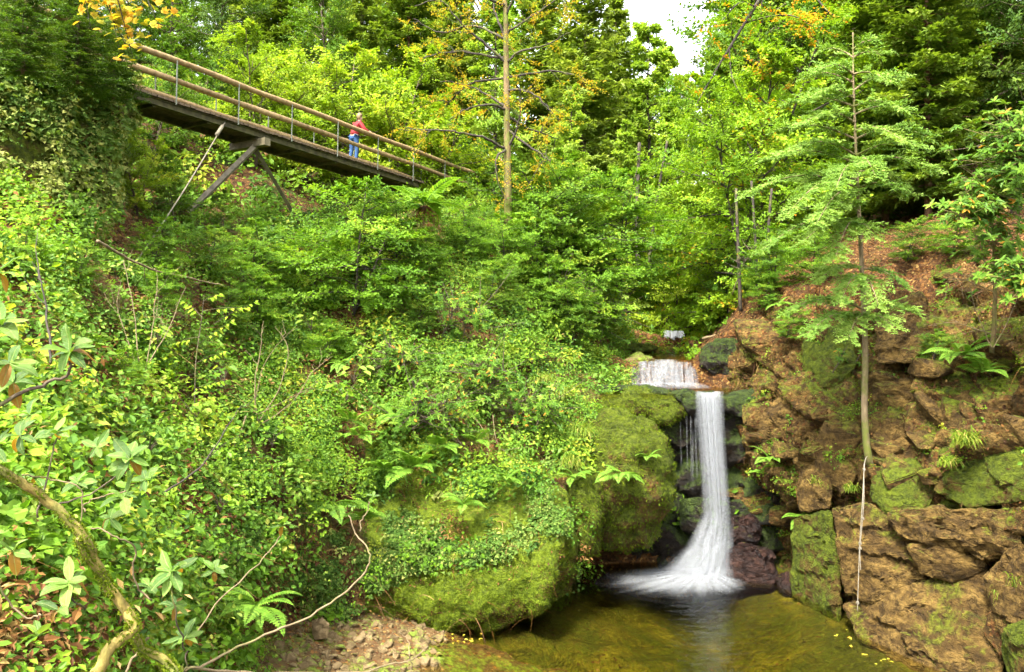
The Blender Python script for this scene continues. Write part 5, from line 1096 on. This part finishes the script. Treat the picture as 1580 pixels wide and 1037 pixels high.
clumps('shrubby_cover', LB, 420, m_mid, M['l_mid'], 130, .62, .09, .5, 'dia', 623, .85, tmean=.62)
clumps('leafy_cover', LB, 420, m_bank, M['l_bright'], 90, .5, .09, .62, 'dia', 624, .9, tmean=.5)
clumps('dead_bracken', LB, 330, lambda px, py, A: (.25 + 1.0 * (px < 330) * (py > 560) + .5 * ((px > 380) & (px < 520) & (py > 380))) * sstep(.0, .15, fbm(A, 1.2, 3, 618)) * (1 - in_poly(px, py, pool_rock)), M['l_litter'], 46, .42, .085, .4, 'dia', 628, .8, tmean=.55)
clumps('red_bracken', LB, 120, lambda px, py, A: 1.0 * ((px > 380) & (px < 900) & (py < 700)) * sstep(.0, .15, fbm(A, 1.0, 3, 619)), M['l_litter'], 40, .34, .08, .4, 'dia', 629, .7, tmean=.35)
clumps('outcrop_ivy', IV, 2600, lambda px, py, A: sstep(-.35, -.02, fbm(A, .9, 3, 630)), M['l_ivy'], 14, .16, .085, .9, 'ivy', 631, .5, tmean=.8)
clumps('undergrowth', HILL, 3800, lambda px, py, A: (A[:, 1] > 24) * (1 - .92 * ((px > 1180) & (A[:, 1] < 40))), M['l_mid'], 60, .75, .17, .6, 'dia', 632, .9, .75, tmean=.55)
clumps('cliff_moss_herbs', RC, 700, lambda px, py, A: sstep(.10, .3, fbm(A, 1.4, 3, 640)) * (py > 440), M['l_mid'], 16, .16, .055, .7, 'dia', 641, .5, tmean=.6)
clumps('stream_side_leaves', SB, 320, lambda px, py, A: (px < 985) * 1.0, M['l_mid'], 30, .25, .07, .6, 'dia', 642, .6)

def dry_stems(name, G, n, mask, seed, L=.6, w=.006, persp=.9):
    q = np.random.default_rng(seed); pos, nm = sample_grid(G, n, q, mask, 60, persp); mb = MB(); t = np.linspace(0, 1, 6)
    d0 = nrm(nm * .8 + q.normal(size=nm.shape) * .8 + UP * .4); l = L * q.uniform(.4, 1.3, n); sg = nrm(q.normal(size=nm.shape)) * .25
    p = pos[:, None] + d0[:, None] * (l[:, None] * t)[..., None] + (sg * l[:, None])[:, None] * (t ** 2)[None, :, None] - UP * (.55 * l[:, None] * t ** 2)[..., None]
    sd = nrm(np.cross(d0, q.normal(size=nm.shape))); ww = (w * np.clip(pos[:, 1] / 14, .4, 1.6))[:, None] * (1 - .7 * t)[None]
    V = np.stack([p - sd[:, None] * ww[..., None], p + sd[:, None] * ww[..., None]], 2).reshape(n, 12, 3); k = np.arange(5) * 2; F = np.stack([k, k + 1, k + 3, k + 2], -1)
    mb.add(V.reshape(-1, 3), None, (F[None] + (np.arange(n) * 12)[:, None, None]).reshape(-1, 4), np.repeat(q.beta(1.5, 1.5, n), 12)); mb.obj(name, M['l_litter'], None, smooth=False, kind='stuff')
dry_stems('dry_stems', LB, 6500, lambda px, py, A: .25 + 1.0 * (px < 480), 655, .65)
dry_stems('cliff_roots', RC, 700, lambda px, py, A: (py > 380) * 1.0, 656, .5)
def litter(name, G, n, mask, seed, ls=.07, persp=.9):
    q = np.random.default_rng(seed); pos, nm = sample_grid(G, n, q, mask, 60, persp); mb = MB()
    nn = nrm(nm + q.normal(size=nm.shape) * .45); dr = np.cross(nn, q.normal(size=nm.shape)); L = ls * q.uniform(.5, 1.3, n)
    put_leaves(mb, pos + nm * .02, dr, nn, L, L * .6, 'dia', q.beta(1.6, 2.2, n)); mb.obj(name, M['l_litter'], None, smooth=False, kind='stuff')
litter('fallen_leaves', RC, 26000, lambda px, py, A: .08 + .92 * sstep(.0, .3, fbm(A, 1.4, 3, 650) * .8 + .003 * (455 - py)), 651)
litter('bank_leaf_litter', LB, 6000, lambda px, py, A: .4 + 0 * px, 652, .06)
litter('stream_leaf_litter', SB, 2600, lambda px, py, A: (px > 1030) + .15, 653, .07)
litter('gravel_leaf_litter', GB[::-1], 220, lambda px, py, A: (A[:, 2] > .02) * 1.0, 654, .06)

def moss(name, G, n, mask, seed, L=.06, down=.2):
    q = np.random.default_rng(seed); pos, nm = sample_grid(G, n, q, mask, 40, .9); mb = MB(); dr = nrm(nm + q.normal(size=nm.shape) * .5 + np.array((0, 0, .25 - down)))
    put_leaves(mb, pos - nm * .01, dr, np.cross(dr, q.normal(size=nm.shape)), L * q.uniform(.5, 1.3, n), L * .35, 'dia', np.clip(q.normal(.5, .2, n) + .3 * fbm(pos, .8, 3, seed), 0, 1))
    mb.obj(name, M['l_moss'], None, smooth=False, kind='stuff')
moss('buttress_moss', LB, 42000, lambda px, py, A: (in_poly(px, py, pool_rock) * 1.0 + .25 * ((px > 560) & (py > 560))) * sstep(-.3, .1, fbm(A, 1.0, 3, 660) + .15), 661, .045)
moss('cliff_moss', RC, 26000, lambda px, py, A: sstep(.02, .22, fbm(A, 1.1, 4, 662)) * (py > 470) * (A[:, 2] > .4), 663, .05)


# moss fringes on the rounded boulders
for (o, w, dn), n in zip(LUMPS, (11000, 6000, 500, 6000)):
    q = np.random.default_rng(n); k = q.integers(len(w), size=n); loc = np.array(o.location)
    nn = dn[k]; sd = np.clip(1 - np.abs(nn[:, 2:3]), 0, 1); dr = nrm(nn * .6 + q.normal(size=nn.shape) * .4 - UP * sd * .9); mb = MB(); L = .06 * q.uniform(.5, 1.4, n)
    put_leaves(mb, w[k] - loc + q.normal(size=nn.shape) * .02, dr, nn, L, L * .3, 'dia', np.clip(q.normal(.42, .2, n) + .35 * fbm(w[k], .7, 3, 5), 0, 1)); mb.obj('moss', M['l_moss'], o, smooth=False)

# ------------------------------------------------------------------ ferns
def frond(seed, broad=.26):
    q = np.random.default_rng(seed); mb = MB(); n = 19; t = np.linspace(0, 1, n); p = np.stack([t * (1 - .12 * t ** 2), 0 * t, .42 * t - .58 * t ** 2], -1); mb.tube(p[::2], np.linspace(.010, .003, len(p[::2])), 4, False, .2)
    T = nrm(np.gradient(p, axis=0)); f = np.arange(2, n); w = broad * np.sin(np.pi * (.12 + .86 * t[f]) ** .8) * q.uniform(.85, 1.1, len(f))
    for sg in (-1, 1):
        dr = nrm(np.stack([.35 + 0 * f, sg * np.ones(len(f)), -.18 + 0 * f], -1)); nm = nrm(np.cross(T[f], np.array((0, 1.0, 0)))) * -1
        put_leaves(mb, p[f], dr, np.where(nm[:, 2:3] < 0, -nm, nm), w, .075, 'dia', np.clip(.5 + q.normal(size=len(f)) * .15, 0, 1), .5)
    return mb.mesh('frond', M['l_fern'], False)
FRONDS = [frond(700 + i) for i in range(5)]
def fern(px, py, d, size, n, label, face=(0, -1, 0), seed=0, skirt=False, spread=3.3):
    q = np.random.default_rng(800 + seed); o = thing('fern', label, 'fern', P(px, py, on_surface(px, py, d, .5 if px < 1000 else .2)), group='ferns'); a0 = math.atan2(face[1], face[0])
    for i in range(n):
        f = bpy.data.objects.new('frond', FRONDS[q.integers(5)]); C.objects.link(f); f.parent = o; s = float(1.35 * size * q.uniform(.7, 1.1)); f.scale = (s, s * q.uniform(.8, 1.15), s)
        f.rotation_euler = (q.normal() * .2, float(q.uniform(-.75, .25)), a0 + (i / max(1, n - 1) - .5) * spread + q.normal() * .12)
    if skirt:
        mb = MB(); k = 60; an = q.normal(-1.57, .9, k); st = np.stack([np.cos(an) * .1, np.sin(an) * .1, 0 * an], -1); dr = nrm(np.stack([np.cos(an) * .35, np.sin(an) * .35, -1 + 0 * an], -1) + q.normal(size=(k, 3)) * .12)
        put_leaves(mb, st, dr, np.stack([np.cos(an), np.sin(an), 0 * an], -1), q.uniform(.4, .8, k) * size, .05, 'blade', q.uniform(.1, .5, k)); mb.obj('dead_fronds', M['l_litter'], o, smooth=False)
for i, a in enumerate([
    (636, 722, 19.95, .75, 9, 'large drooping fern in the middle of the mossy buttress'), (716, 778, 19.3, .55, 7, 'small fern right of the large drooping one'), (556, 672, 20.1, .6, 7, 'fern on the left flank of the mossy buttress'), (543, 650, 20.3, .55, 6, 'small upper fern on the left flank of the buttress'),
    (735, 680, 20.4, .5, 6, 'fern tucked under the rhododendrons on the buttress'), (958, 730, 21.05, .6, 8, 'fern hanging on the shaggy moss boulder'), (940, 772, 20.95, .5, 6, 'lower fern hanging on the shaggy moss boulder'), (1243, 800, 19.6, .55, 7, 'pale fern left of the tan slab'), (1262, 772, 19.7, .6, 7, 'fern above the dark green mossy face'),
    (1188, 708, 21.3, .5, 6, 'small fern on the rock right of the fall'), (1178, 730, 21.6, .45, 5, 'tiny fern low on the rock right of the fall'), (1485, 548, 17.9, .75, 9, 'blue-green fern on the cliff near the right edge'), (1515, 575, 17.4, .6, 7, 'fern just right of the blue-green one on the cliff'), (1387, 848, 17.0, .22, 5, 'tiny fern in the crack beside the rope'),
    (395, 935, 11.8, .6, 9, 'feathery fern near the curved twig at bottom left'), (515, 778, 17.9, .8, 6, 'yellowish fern spreading flat above the ivy'), (885, 735, 20.5, .5, 7, 'fern at the right end of the mossy buttress'), (560, 800, 17.8, .55, 8, 'fern above the little twig tip by the ivy'), (530, 560, 20.9, .5, 7, 'broad-leaved fern left of the buttress rhododendrons'),
    (1000, 705, 21.2, .4, 6, 'small fern near the top of the shaggy moss boulder'), (905, 735, 20.35, .5, 7, 'fern on the narrow mossy lump by the dark hollow'), (675, 690, 20.2, .6, 8, 'bright fern below the bare hanging twigs'), (595, 725, 19.6, .55, 8, 'fern left of the large drooping one'), (780, 740, 19.7, .5, 7, 'fern on the right half of the mossy buttress'), (610, 640, 20.8, .55, 7, 'fern under the grey-green rhododendron'),
    (1200, 470, 24.5, .45, 6, 'fern on the edge of the brown bank'), (60, 860, 5.9, .4, 8, 'fern beside the mossy limb at far left'), (300, 930, 11.3, .5, 7, 'fern behind the near leaf rosettes')]):
    fern(*a, seed=i)
fern(655, 318, 25.2, 1.25, 14, 'big fern with a skirt of dead brown fronds below the bridge end', seed=50, skirt=True, spread=6.0)

# ------------------------------------------------------------------ broad-leaved plants among the ground cover
def broad_plant(px, py, d, L, n, label, seed, mat):
    q = np.random.default_rng(seed); o = thing('broad_leaf_plant', label, 'plant', P(px, py, on_surface(px, py, d, .35)), group='broad-leaved plants on the bank'); st, lf = MB(), MB()
    for i in range(n):
        az = i * 2.4 + q.normal() * .3; r0 = L * q.uniform(.6, 1.5); h = L * q.uniform(.8, 2.4); e = np.array((math.cos(az) * r0, math.sin(az) * r0 - .1, h)); st.tube([(0, 0, 0), e * (.4, .4, .6), e], [.008, .006, .004], 4, False)
        put_leaves(lf, e[None], np.array([(math.cos(az), math.sin(az) - .3, -.35)]), np.array([(q.normal() * .2, -.45, .85)]), L * q.uniform(.8, 1.25), L * q.uniform(.62, .8), 'oval', np.array([float(np.clip(q.normal(.6, .15), 0, 1))]))
    st.obj('stem', M['bark'], o); lf.obj('leaves', mat, o, smooth=False)
for i, (px, py, d, L, n, lab) in enumerate([
    (345, 600, 15.5, .20, 11, 'broad-leaved plant in the gully below the drooping sapling'), (300, 650, 13.8, .18, 11, 'broad-leaved plant left of the dead pale twigs'), (420, 690, 16.8, .2, 10, 'broad-leaved plant right of the dark arching stem'), (150, 640, 10.8, .16, 12, 'broad-leaved plant above the upper near rosettes'), (230, 700, 11.2, .15, 12, 'broad-leaved plant behind the centre near rosette'),
    (340, 790, 12.9, .16, 12, 'broad-leaved plant left of the lone near rosette stem'), (80, 600, 8.8, .13, 12, 'broad-leaved plant beside the thin brown stick'), (545, 590, 21, .24, 9, 'pale big-leaved plant above the ferns on the left flank'), (535, 620, 20.8, .24, 8, 'lower pale big-leaved plant on the left flank of the buttress'), (640, 600, 21.6, .2, 10, 'broad-leaved plant between the buttress rhododendrons'),
    (480, 510, 21.5, .22, 10, 'broad-leaved plant at the top of the gully'), (240, 540, 14.2, .18, 12, 'broad-leaved plant right of the pale dry stems'), (370, 870, 13, .15, 11, 'broad-leaved plant beside the ivy patch at bottom left'), (255, 830, 10.2, .13, 12, 'broad-leaved plant just above the lower near rosette'), (820, 560, 23.2, .18, 10, 'broad-leaved plant right of the upper buttress bush')]):
    broad_plant(px, py, d, L, n, lab, 900 + i, [M['l_mid'], M['l_pale'], M['l_bright']][i % 3])

# ------------------------------------------------------------------ grass tufts
def tuft(px, py, d, L, n, label, seed, hang=.6):
    q = np.random.default_rng(seed); o = MB(); pos = q.normal(size=(n, 3)) * (.16 * L, .10 * L, .10 * L); an = q.random(n) * 6.283; pts = []
    for i in range(n):
        d0 = nrm(np.array((math.cos(an[i]) * .5, math.sin(an[i]) * .4 - .25, .9))); l = L * q.uniform(.5, 1.1); t = np.linspace(0, 1, 6); p = pos[i] + d0 * (l * t)[:, None]; p[:, 2] -= hang * l * 1.5 * t ** 2.2
        sd = nrm(np.cross(d0, np.array((0, -1.0, .3)))); w = .012 * (1 - t ** 2 * .9); V = np.stack([p - sd * w[:, None], p + sd * w[:, None]], 1).reshape(-1, 3); k = np.arange(5) * 2
        o.add(V, None, np.stack([k, k + 1, k + 3, k + 2], -1), float(np.clip(q.normal(.55, .25), 0, 1)))
    ob = o.obj('grass_tuft', M['l_grass'], None, smooth=False, label=label, cat='grass', group='grass tufts'); ob.location = [float(v) for v in P(px, py, on_surface(px, py, d, .3))]
for i, a in enumerate([(868, 610, 22.2, .8, 150, 'long grass tuft hanging near the crest beside the cascade'), (838, 588, 22.6, .7, 130, 'upper long grass tuft on the right of the buttress'), (900, 668, 21.5, .8, 150, 'long grass tuft hanging above the shaggy moss boulder'), (880, 715, 20.6, .6, 110, 'grass tuft drooping over the end of the buttress'), (1488, 680, 16.9, .6, 130, 'pale grass tuft on the right ledge above the slab'), (1462, 715, 17, .45, 90, 'small grass tuft low on the right ledge'), (1262, 745, 20.2, .5, 90, 'grass tuft left of the rope top'), (1552, 920, 14.3, .55, 120, 'hanging yellowish grass at the right edge by the boulder'), (1575, 900, 14.1, .5, 100, 'green grass at the right edge above the yellowish hanging one'), (1312, 755, 19, .4, 70, 'short grass right beside the rope top'), (700, 860, 18.2, .25, 60, 'short grass on the moss slope above the pool'), (560, 655, 20.6, .5, 90, 'grass between the two ferns on the left flank')]):
    tuft(*a, seed=850 + i)

# ------------------------------------------------------------------ rope
M['rope'] = plain_mat('pale_twisted_rope', (.19, .165, .12), .9, .35, 60)
rope = thing('rope', 'pale knotted rope hanging from the hemlock root over the tan slab', 'rope')
def rp(pts): return spline([P(*q) for q in pts], 8)
MB().tube(rp([(1338, 704, 18.75), (1334, 716, 18.1), (1331, 770, 17.55), (1327, 830, 17.5), (1325, 880, 17.4), (1323, 943, 17.3)]), .009, 7).obj('strand', M['rope'], rope)
MB().tube(rp([(1333, 716, 18.1), (1333, 770, 17.53), (1330, 812, 17.5), (1327, 846, 17.48), (1328, 880, 17.42)]), .008, 7).obj('strand', M['rope'], rope)
for x, y, d in ((1333, 724, 18.0), (1331, 800, 17.5), (1327, 838, 17.48), (1327, 846, 17.48), (1323, 930, 17.33)):
    c = P(x, y, d); an = np.linspace(0, 6.28, 14); MB().tube(c + np.stack([.026 * np.cos(an), .02 * np.sin(an), .028 * np.sin(2 * an)], -1), .010, 6).obj('knot', M['rope'], rope)

# ------------------------------------------------------------------ dry twigs and sticks
def twigs(name, label, stems, mat, cat='branch', seed=0, side=4):
    q = np.random.default_rng(seed); o = thing(name, label, cat)
    for pts, r0 in stems:
        p = spline([P(*k) for k in pts], 7); n = len(p); p += np.cumsum(q.normal(size=p.shape), 0) * .008; mb = MB().tube(p, np.linspace(r0, r0 * .25, n), 6)
        for j in range(side):
            i = int(q.uniform(.25, .95) * (n - 1)); dv = nrm(nrm(p[min(i + 1, n - 1)] - p[i - 1]) + q.normal(size=3) * .6); l = q.uniform(.2, .55); e = p[i] + dv * l * np.linspace(0, 1, 5)[:, None] + np.cumsum(q.normal(size=(5, 3)), 0) * .02; mb.tube(e, np.linspace(r0 * .4, .002, 5), 4, False)
        mb.obj('stem', mat, o)
twigs('fallen_branch', 'brown fallen branch lying on the bank below the ivy-covered rock', [([(150, 372, 13.8), (190, 395, 14.6), (240, 418, 15.4), (300, 430, 16.2), (335, 437, 16.8)], .03)], M['twig'], seed=1, side=9)
twigs('dead_shrub', 'bare pale twigs rising from the gully in the middle left', [([(400, 660, 16.2), (395, 600, 16.2), (405, 540, 16.4), (410, 500, 16.5)], .016), ([(400, 650, 16.2), (430, 600, 16.4), (445, 540, 16.6), (425, 500, 16.8)], .014), ([(395, 660, 16.2), (450, 620, 16.5), (480, 575, 16.8), (510, 550, 17)], .014), ([(390, 640, 16.2), (410, 560, 16.3), (455, 505, 16.6)], .012), ([(400, 640, 16.2), (460, 610, 16.5), (500, 590, 16.8)], .010), ([(380, 640, 15.9), (360, 700, 15), (330, 740, 14)], .02)], M['twig'], 'dead shrub', 2)
twigs('dead_shrub', 'tangle of bare twigs on the cliff under the big rhododendron', [([(1530, 540, 17), (1500, 470, 16.8), (1490, 420, 16.6)], .012), ([(1530, 540, 17), (1560, 480, 16.8), (1570, 440, 16.6)], .012), ([(1535, 520, 17), (1480, 500, 16.8), (1440, 500, 16.8)], .010), ([(1532, 450, 17), (1480, 430, 16.6), (1460, 440, 16.5)], .010), ([(1530, 430, 17), (1510, 380, 16.6), (1500, 360, 16.5)], .012)], M['twig'], 'dead shrub', 3, 6)
twigs('dead_shrub', 'pale dry stems standing left of the slanting cable foot', [([(215, 560, 13), (205, 470, 13.3), (190, 400, 13.6)], .012), ([(225, 570, 13), (240, 480, 13.4), (245, 420, 13.7)], .010), ([(210, 570, 13), (180, 480, 13.2), (185, 430, 13.3)], .010), ([(230, 560, 13), (270, 490, 13.6), (290, 440, 14)], .010)], M['twig'], 'dead shrub', 4, 5)
twigs('stick', 'thin brown stick leaning up through the near undergrowth at left', [([(80, 560, 6.9), (74, 480, 7.1), (72, 420, 7.2), (66, 350, 7.4)], .012)], M['bark_dark'], seed=5, side=3)
twigs('stick', 'dark arching stem above the near leaf rosettes', [([(250, 760, 9.5), (310, 715, 10), (350, 660, 10.4), (370, 630, 10.6)], .014)], M['bark_dark'], seed=6, side=2)
twigs('dead_shrub', 'bare twigs hanging under the buttress rhododendrons', [([(700, 640, 20.7), (690, 665, 20.4), (720, 680, 20.3), (760, 672, 20.3)], .012), ([(730, 640, 20.7), (750, 668, 20.3), (720, 660, 20.2)], .010), ([(760, 640, 20.8), (770, 690, 20.3), (800, 690, 20.3)], .010)], M['twig'], 'dead shrub', 7, 5)
twigs('fallen_branch', 'pale fallen log lying on the leaf-strewn slab by the upper stream', [([(1085, 522, 29), (1110, 516, 28.6), (1140, 508, 28.2)], .06)], M['twig'], seed=8, side=0)

def drooping_sapling():
    q = np.random.default_rng(9); o = thing('sapling', 'yellow-green sapling with drooping leaves in the middle left', 'sapling'); tk, lf = MB(), MB(); A, D, Ln = [], [], []
    tk.tube(spline([P(300, 640, 14.6), P(302, 560, 14.8), P(310, 500, 15), P(315, 455, 15.1)], 6), np.linspace(.014, .004, 19), 5)
    for x0, y0, x1, y1 in [(304, 560, 340, 545), (304, 575, 275, 590), (308, 530, 350, 500), (308, 520, 272, 530), (312, 490, 290, 470), (313, 480, 370, 475), (314, 465, 335, 455), (302, 600, 335, 590), (302, 610, 270, 625), (330, 500, 385, 470)]:
        a, b = P(x0, y0, 14.8), P(x1, y1, 14.7 + q.normal() * .3); tk.tube([a, (a + b) / 2 + (0, 0, .03), b], [.006, .004, .002], 4, False); A.append(a); D.append(nrm(b - a)); Ln.append(np.linalg.norm(b - a) * 1.15)
    A, D, Ln = map(np.array, (A, D, Ln)); n, k = len(A), 9; f = np.linspace(.35, 1.05, k); pos = (A[:, None] + D[:, None] * (Ln[:, None] * f)[..., None]).reshape(-1, 3); sd = np.tile(np.where(np.arange(k) % 2, 1.0, -1.0), n)
    dr = nrm(np.repeat(D, k, 0) * .6 + np.stack([0 * sd, sd * .8, -.55 + 0 * sd], -1) + q.normal(size=pos.shape) * .2); put_leaves(lf, pos, dr, np.array((0, -.6, .8)) + q.normal(size=pos.shape) * .2, .13, .06, 'oval', q.uniform(.75, .97, len(pos)))
    tk.obj('stem', M['bark'], o); lf.obj('leaves', M['l_bright'], o, smooth=False)
drooping_sapling()

# overhanging limb at the top right of the sky gap
def limb_over():
    q = np.random.default_rng(12); o = thing('overhanging_branch', 'dark limb with green and orange leaves hanging beside the white sky', 'branch'); tk, lf = MB(), MB(); A, D, Ln, T = [], [], [], []
    for pts, r0 in [([(1210, -60, 23), (1165, 10, 23), (1125, 75, 22.8), (1095, 125, 22.6), (1075, 160, 22.5)], .06), ([(1165, 10, 23), (1140, 5, 22.5), (1110, 35, 22.2), (1085, 40, 22)], .03), ([(1150, 35, 23), (1190, 25, 22.6), (1225, 25, 22.3), (1255, 42, 22)], .03), ([(1125, 75, 22.8), (1130, 120, 22.4), (1150, 160, 22.2)], .025), ([(1230, -50, 23), (1270, 10, 22.5), (1300, 30, 22.2)], .04)]:
        p = spline([P(*k) for k in pts], 6); n = len(p); tk.tube(p, np.linspace(r0, .01, n), 6)
        for j in range(34):
            i = int(q.uniform(.2, 1) * (n - 1)); d = nrm(q.normal(size=3) * (1, 1, .5)); A.append(p[i]); D.append(d); Ln.append(q.uniform(.3, .9)); px = proj(p[i][None])[0][0]; T.append(.95 if (px > 1195 and px < 1262 and q.random() < .6) or q.random() < .16 else q.uniform(.2, .65))
    A, D, Ln, T = map(np.array, (A, D, Ln, T)); spray_leaves(lf, q, A, D, Ln, 16, .085, .6, 'dia', .6, T, None)
    tk.obj('limb', M['bark_dark'], o); lf.obj('leaves', M['l_autumn'], o, smooth=False)
limb_over()

# ------------------------------------------------------------------ leaves on the water
q = np.random.default_rng(33); mb = MB(); pts = []
for i in range(26): pts.append(P(640 + 110 * q.random(), 985 + q.normal() * 6, 17.2))
for i in range(14): x = q.uniform(1290, 1400); pts.append(P(x, 952 + (x - 1290) * .55 + q.uniform(10, 40), 16))
pos = np.array(pts); pos[:, 1] = CAMZ * FPX / (proj(pos)[1] - 518.5); pos[:, 0] = (np.array([proj(np.array([p]))[0][0] for p in pts]) - 790) / FPX * pos[:, 1]; pos[:, 2] = .012
put_leaves(mb, pos, q.normal(size=pos.shape) * (1, 1, 0), UP[None] + q.normal(size=pos.shape) * .2, .09, .055, 'oval', q.random(len(pos))); mb.obj('floating_leaves', M['l_yellow'], None, smooth=False, kind='stuff')

# ------------------------------------------------------------------ person on the bridge
M['skin'] = plain_mat('skin', (.30, .18, .12), .55, .06, 30); M['jacket'] = plain_mat('red_jacket', (.21, .005, .007), .7, .25, 25); M['jeans'] = plain_mat('blue_jeans', (.016, .055, .14), .85, .3, 40); M['hair'] = plain_mat('blond_hair', (.17, .115, .05), .6, .25, 60); M['shoe'] = plain_mat('grey_shoe', (.22, .22, .22), .7, .2, 30); M['eye'] = plain_mat('dark_eye', (.03, .02, .015), .3, .1, 30)
def skin_obj(name, verts, edges, radii, root, mat, parent, sub=2):
    me = bpy.data.meshes.new(name); me.from_pydata([tuple(map(float, v)) for v in verts], edges, []); o = bpy.data.objects.new(name, me); C.objects.link(o); o.parent = parent
    o.modifiers.new('skin', 'SKIN').use_smooth_shade = True
    for i, v in enumerate(me.skin_vertices[0].data): rr = radii[i]; v.radius = rr if isinstance(rr, tuple) else (rr, rr); v.use_root = (i == root)
    ss = o.modifiers.new('sub', 'SUBSURF'); ss.levels = ss.render_levels = sub; me.materials.append(mat); return o
def person():
    base = bpt(8.35, .36, 0.0); o = thing('person', 'person in a red jacket and blue jeans leaning on the bridge handrail', 'person', base, math.atan2(bu[1], bu[0]) - .25)
    J = {'pel': (.04, 0, .92), 'wst': (.09, -.01, 1.06), 'chs': (.16, -.05, 1.28), 'nk': (.20, -.08, 1.44), 'hd': (.23, -.10, 1.53), 'tp': (.24, -.10, 1.66),
         'ls': (.17, .13, 1.38), 'le': (.30, .10, 1.14), 'lw': (.36, -.14, 1.12), 'rs': (.17, -.23, 1.36), 're': (.24, -.34, 1.12), 'rw': (.42, -.30, 1.12),
         'lh': (.02, .09, .88), 'lk': (.02, .10, .48), 'la': (-.06, .10, .09), 'lt': (.10, .11, .04), 'rh': (.06, -.09, .88), 'rk': (.10, -.10, .48), 'ra': (.05, -.11, .09), 'rt': (.21, -.12, .04)}
    K = list(J); V = [J[k] for k in K]; ix = {k: i for i, k in enumerate(K)}
    E = [('pel', 'wst'), ('wst', 'chs'), ('chs', 'nk'), ('nk', 'hd'), ('hd', 'tp'), ('chs', 'ls'), ('ls', 'le'), ('le', 'lw'), ('chs', 'rs'), ('rs', 're'), ('re', 'rw'), ('pel', 'lh'), ('lh', 'lk'), ('lk', 'la'), ('la', 'lt'), ('pel', 'rh'), ('rh', 'rk'), ('rk', 'ra'), ('ra', 'rt')]
    R = {'pel': (.12, .15), 'wst': (.10, .13), 'chs': (.12, .16), 'nk': .05, 'hd': .085, 'tp': .07, 'ls': .06, 'le': .042, 'lw': .028, 'rs': .06, 're': .042, 'rw': .028, 'lh': .09, 'lk': .058, 'la': .038, 'lt': .032, 'rh': .09, 'rk': .058, 'ra': .038, 'rt': .032}
    E = [(ix[a], ix[b]) for a, b in E]; rad = [R[k] for k in K]; rad[0] = (.065, .075)
    for w, sg in (('lw', 1), ('rw', 1)):          # hands: palm and five bent fingers closing on the rail
        a = np.array(J[w]); p = a + (.07, -.01, -.01); V.append(p); rad.append(.026); pi = len(V) - 1; E.append((ix[w], pi))
        for f, (dy, l) in enumerate(((-.03, .05), (-.010, .062), (.010, .066), (.028, .058), (.045, .045))):
            m = p + (.045 * (f > 0) + .005, dy * 1.2, .005); e = m + (l * .5, dy * .2, -l * .6); V += [m, e]; rad += [.009, .008]; E += [(pi, len(V) - 2), (len(V) - 2, len(V) - 1)]
    skin_obj('body', V, E, rad, 0, M['skin'], o)
    def sub(name, keys, edges, grow, mat, ov={}):
        return skin_obj(name, [J[k] for k in keys], [(keys.index(a), keys.index(b)) for a, b in edges], [ov.get(k, (R[k] if isinstance(R[k], tuple) else (R[k], R[k]))) for k in keys] if not grow else [tuple(q + grow for q in (ov.get(k) or (R[k] if isinstance(R[k], tuple) else (R[k], R[k])))) for k in keys], 0, mat, o)
    sub('jacket', ['pel', 'wst', 'chs', 'nk', 'ls', 'le', 'lw', 'rs', 're', 'rw'], [('pel', 'wst'), ('wst', 'chs'), ('chs', 'nk'), ('chs', 'ls'), ('ls', 'le'), ('le', 'lw'), ('chs', 'rs'), ('rs', 're'), ('re', 'rw')], .036, M['jacket'])
    sub('jeans', ['pel', 'lh', 'lk', 'la', 'rh', 'rk', 'ra'], [('pel', 'lh'), ('lh', 'lk'), ('lk', 'la'), ('pel', 'rh'), ('rh', 'rk'), ('rk', 'ra')], .018, M['jeans'], {'pel': (.08, .09)})
    for a, t in (('la', 'lt'), ('ra', 'rt')): sub('shoe', [a, t], [(a, t)], .012, M['shoe'])
    bm = bmesh.new(); bmesh.ops.create_icosphere(bm, subdivisions=3, radius=1)
    for v in bm.verts:
        c = v.co.copy(); k = 1.0 if (c.z > .15 or c.x < -.1) else .72
        v.co = Vector((c.x * .105 * k - .018, c.y * .10 * k, c.z * (.12 if c.z > 0 else .15) * k))
    me = bpy.data.meshes.new('hair'); bm.to_mesh(me); bm.free(); me.materials.append(M['hair']); me.polygons.foreach_set('use_smooth', [True] * len(me.polygons)); h = mkobj('hair', me, o); h.location = (.225, -.10, 1.63)
    for dy in (-.032, .032):
        bm = bmesh.new(); bmesh.ops.create_uvsphere(bm, u_segments=8, v_segments=6, radius=.012); me = bpy.data.meshes.new('eye'); bm.to_mesh(me); bm.free(); me.materials.append(M['eye']); e = mkobj('eye', me, o); e.location = (.312, -.10 + dy, 1.585)
    bm = bmesh.new(); bmesh.ops.create_cone(bm, segments=6, radius1=.016, radius2=.004, depth=.05); me = bpy.data.meshes.new('nose'); bm.to_mesh(me); bm.free(); me.materials.append(M['skin']); e = mkobj('nose', me, o); e.location = (.32, -.10, 1.56); e.rotation_euler = (0, .5, 0)
person()
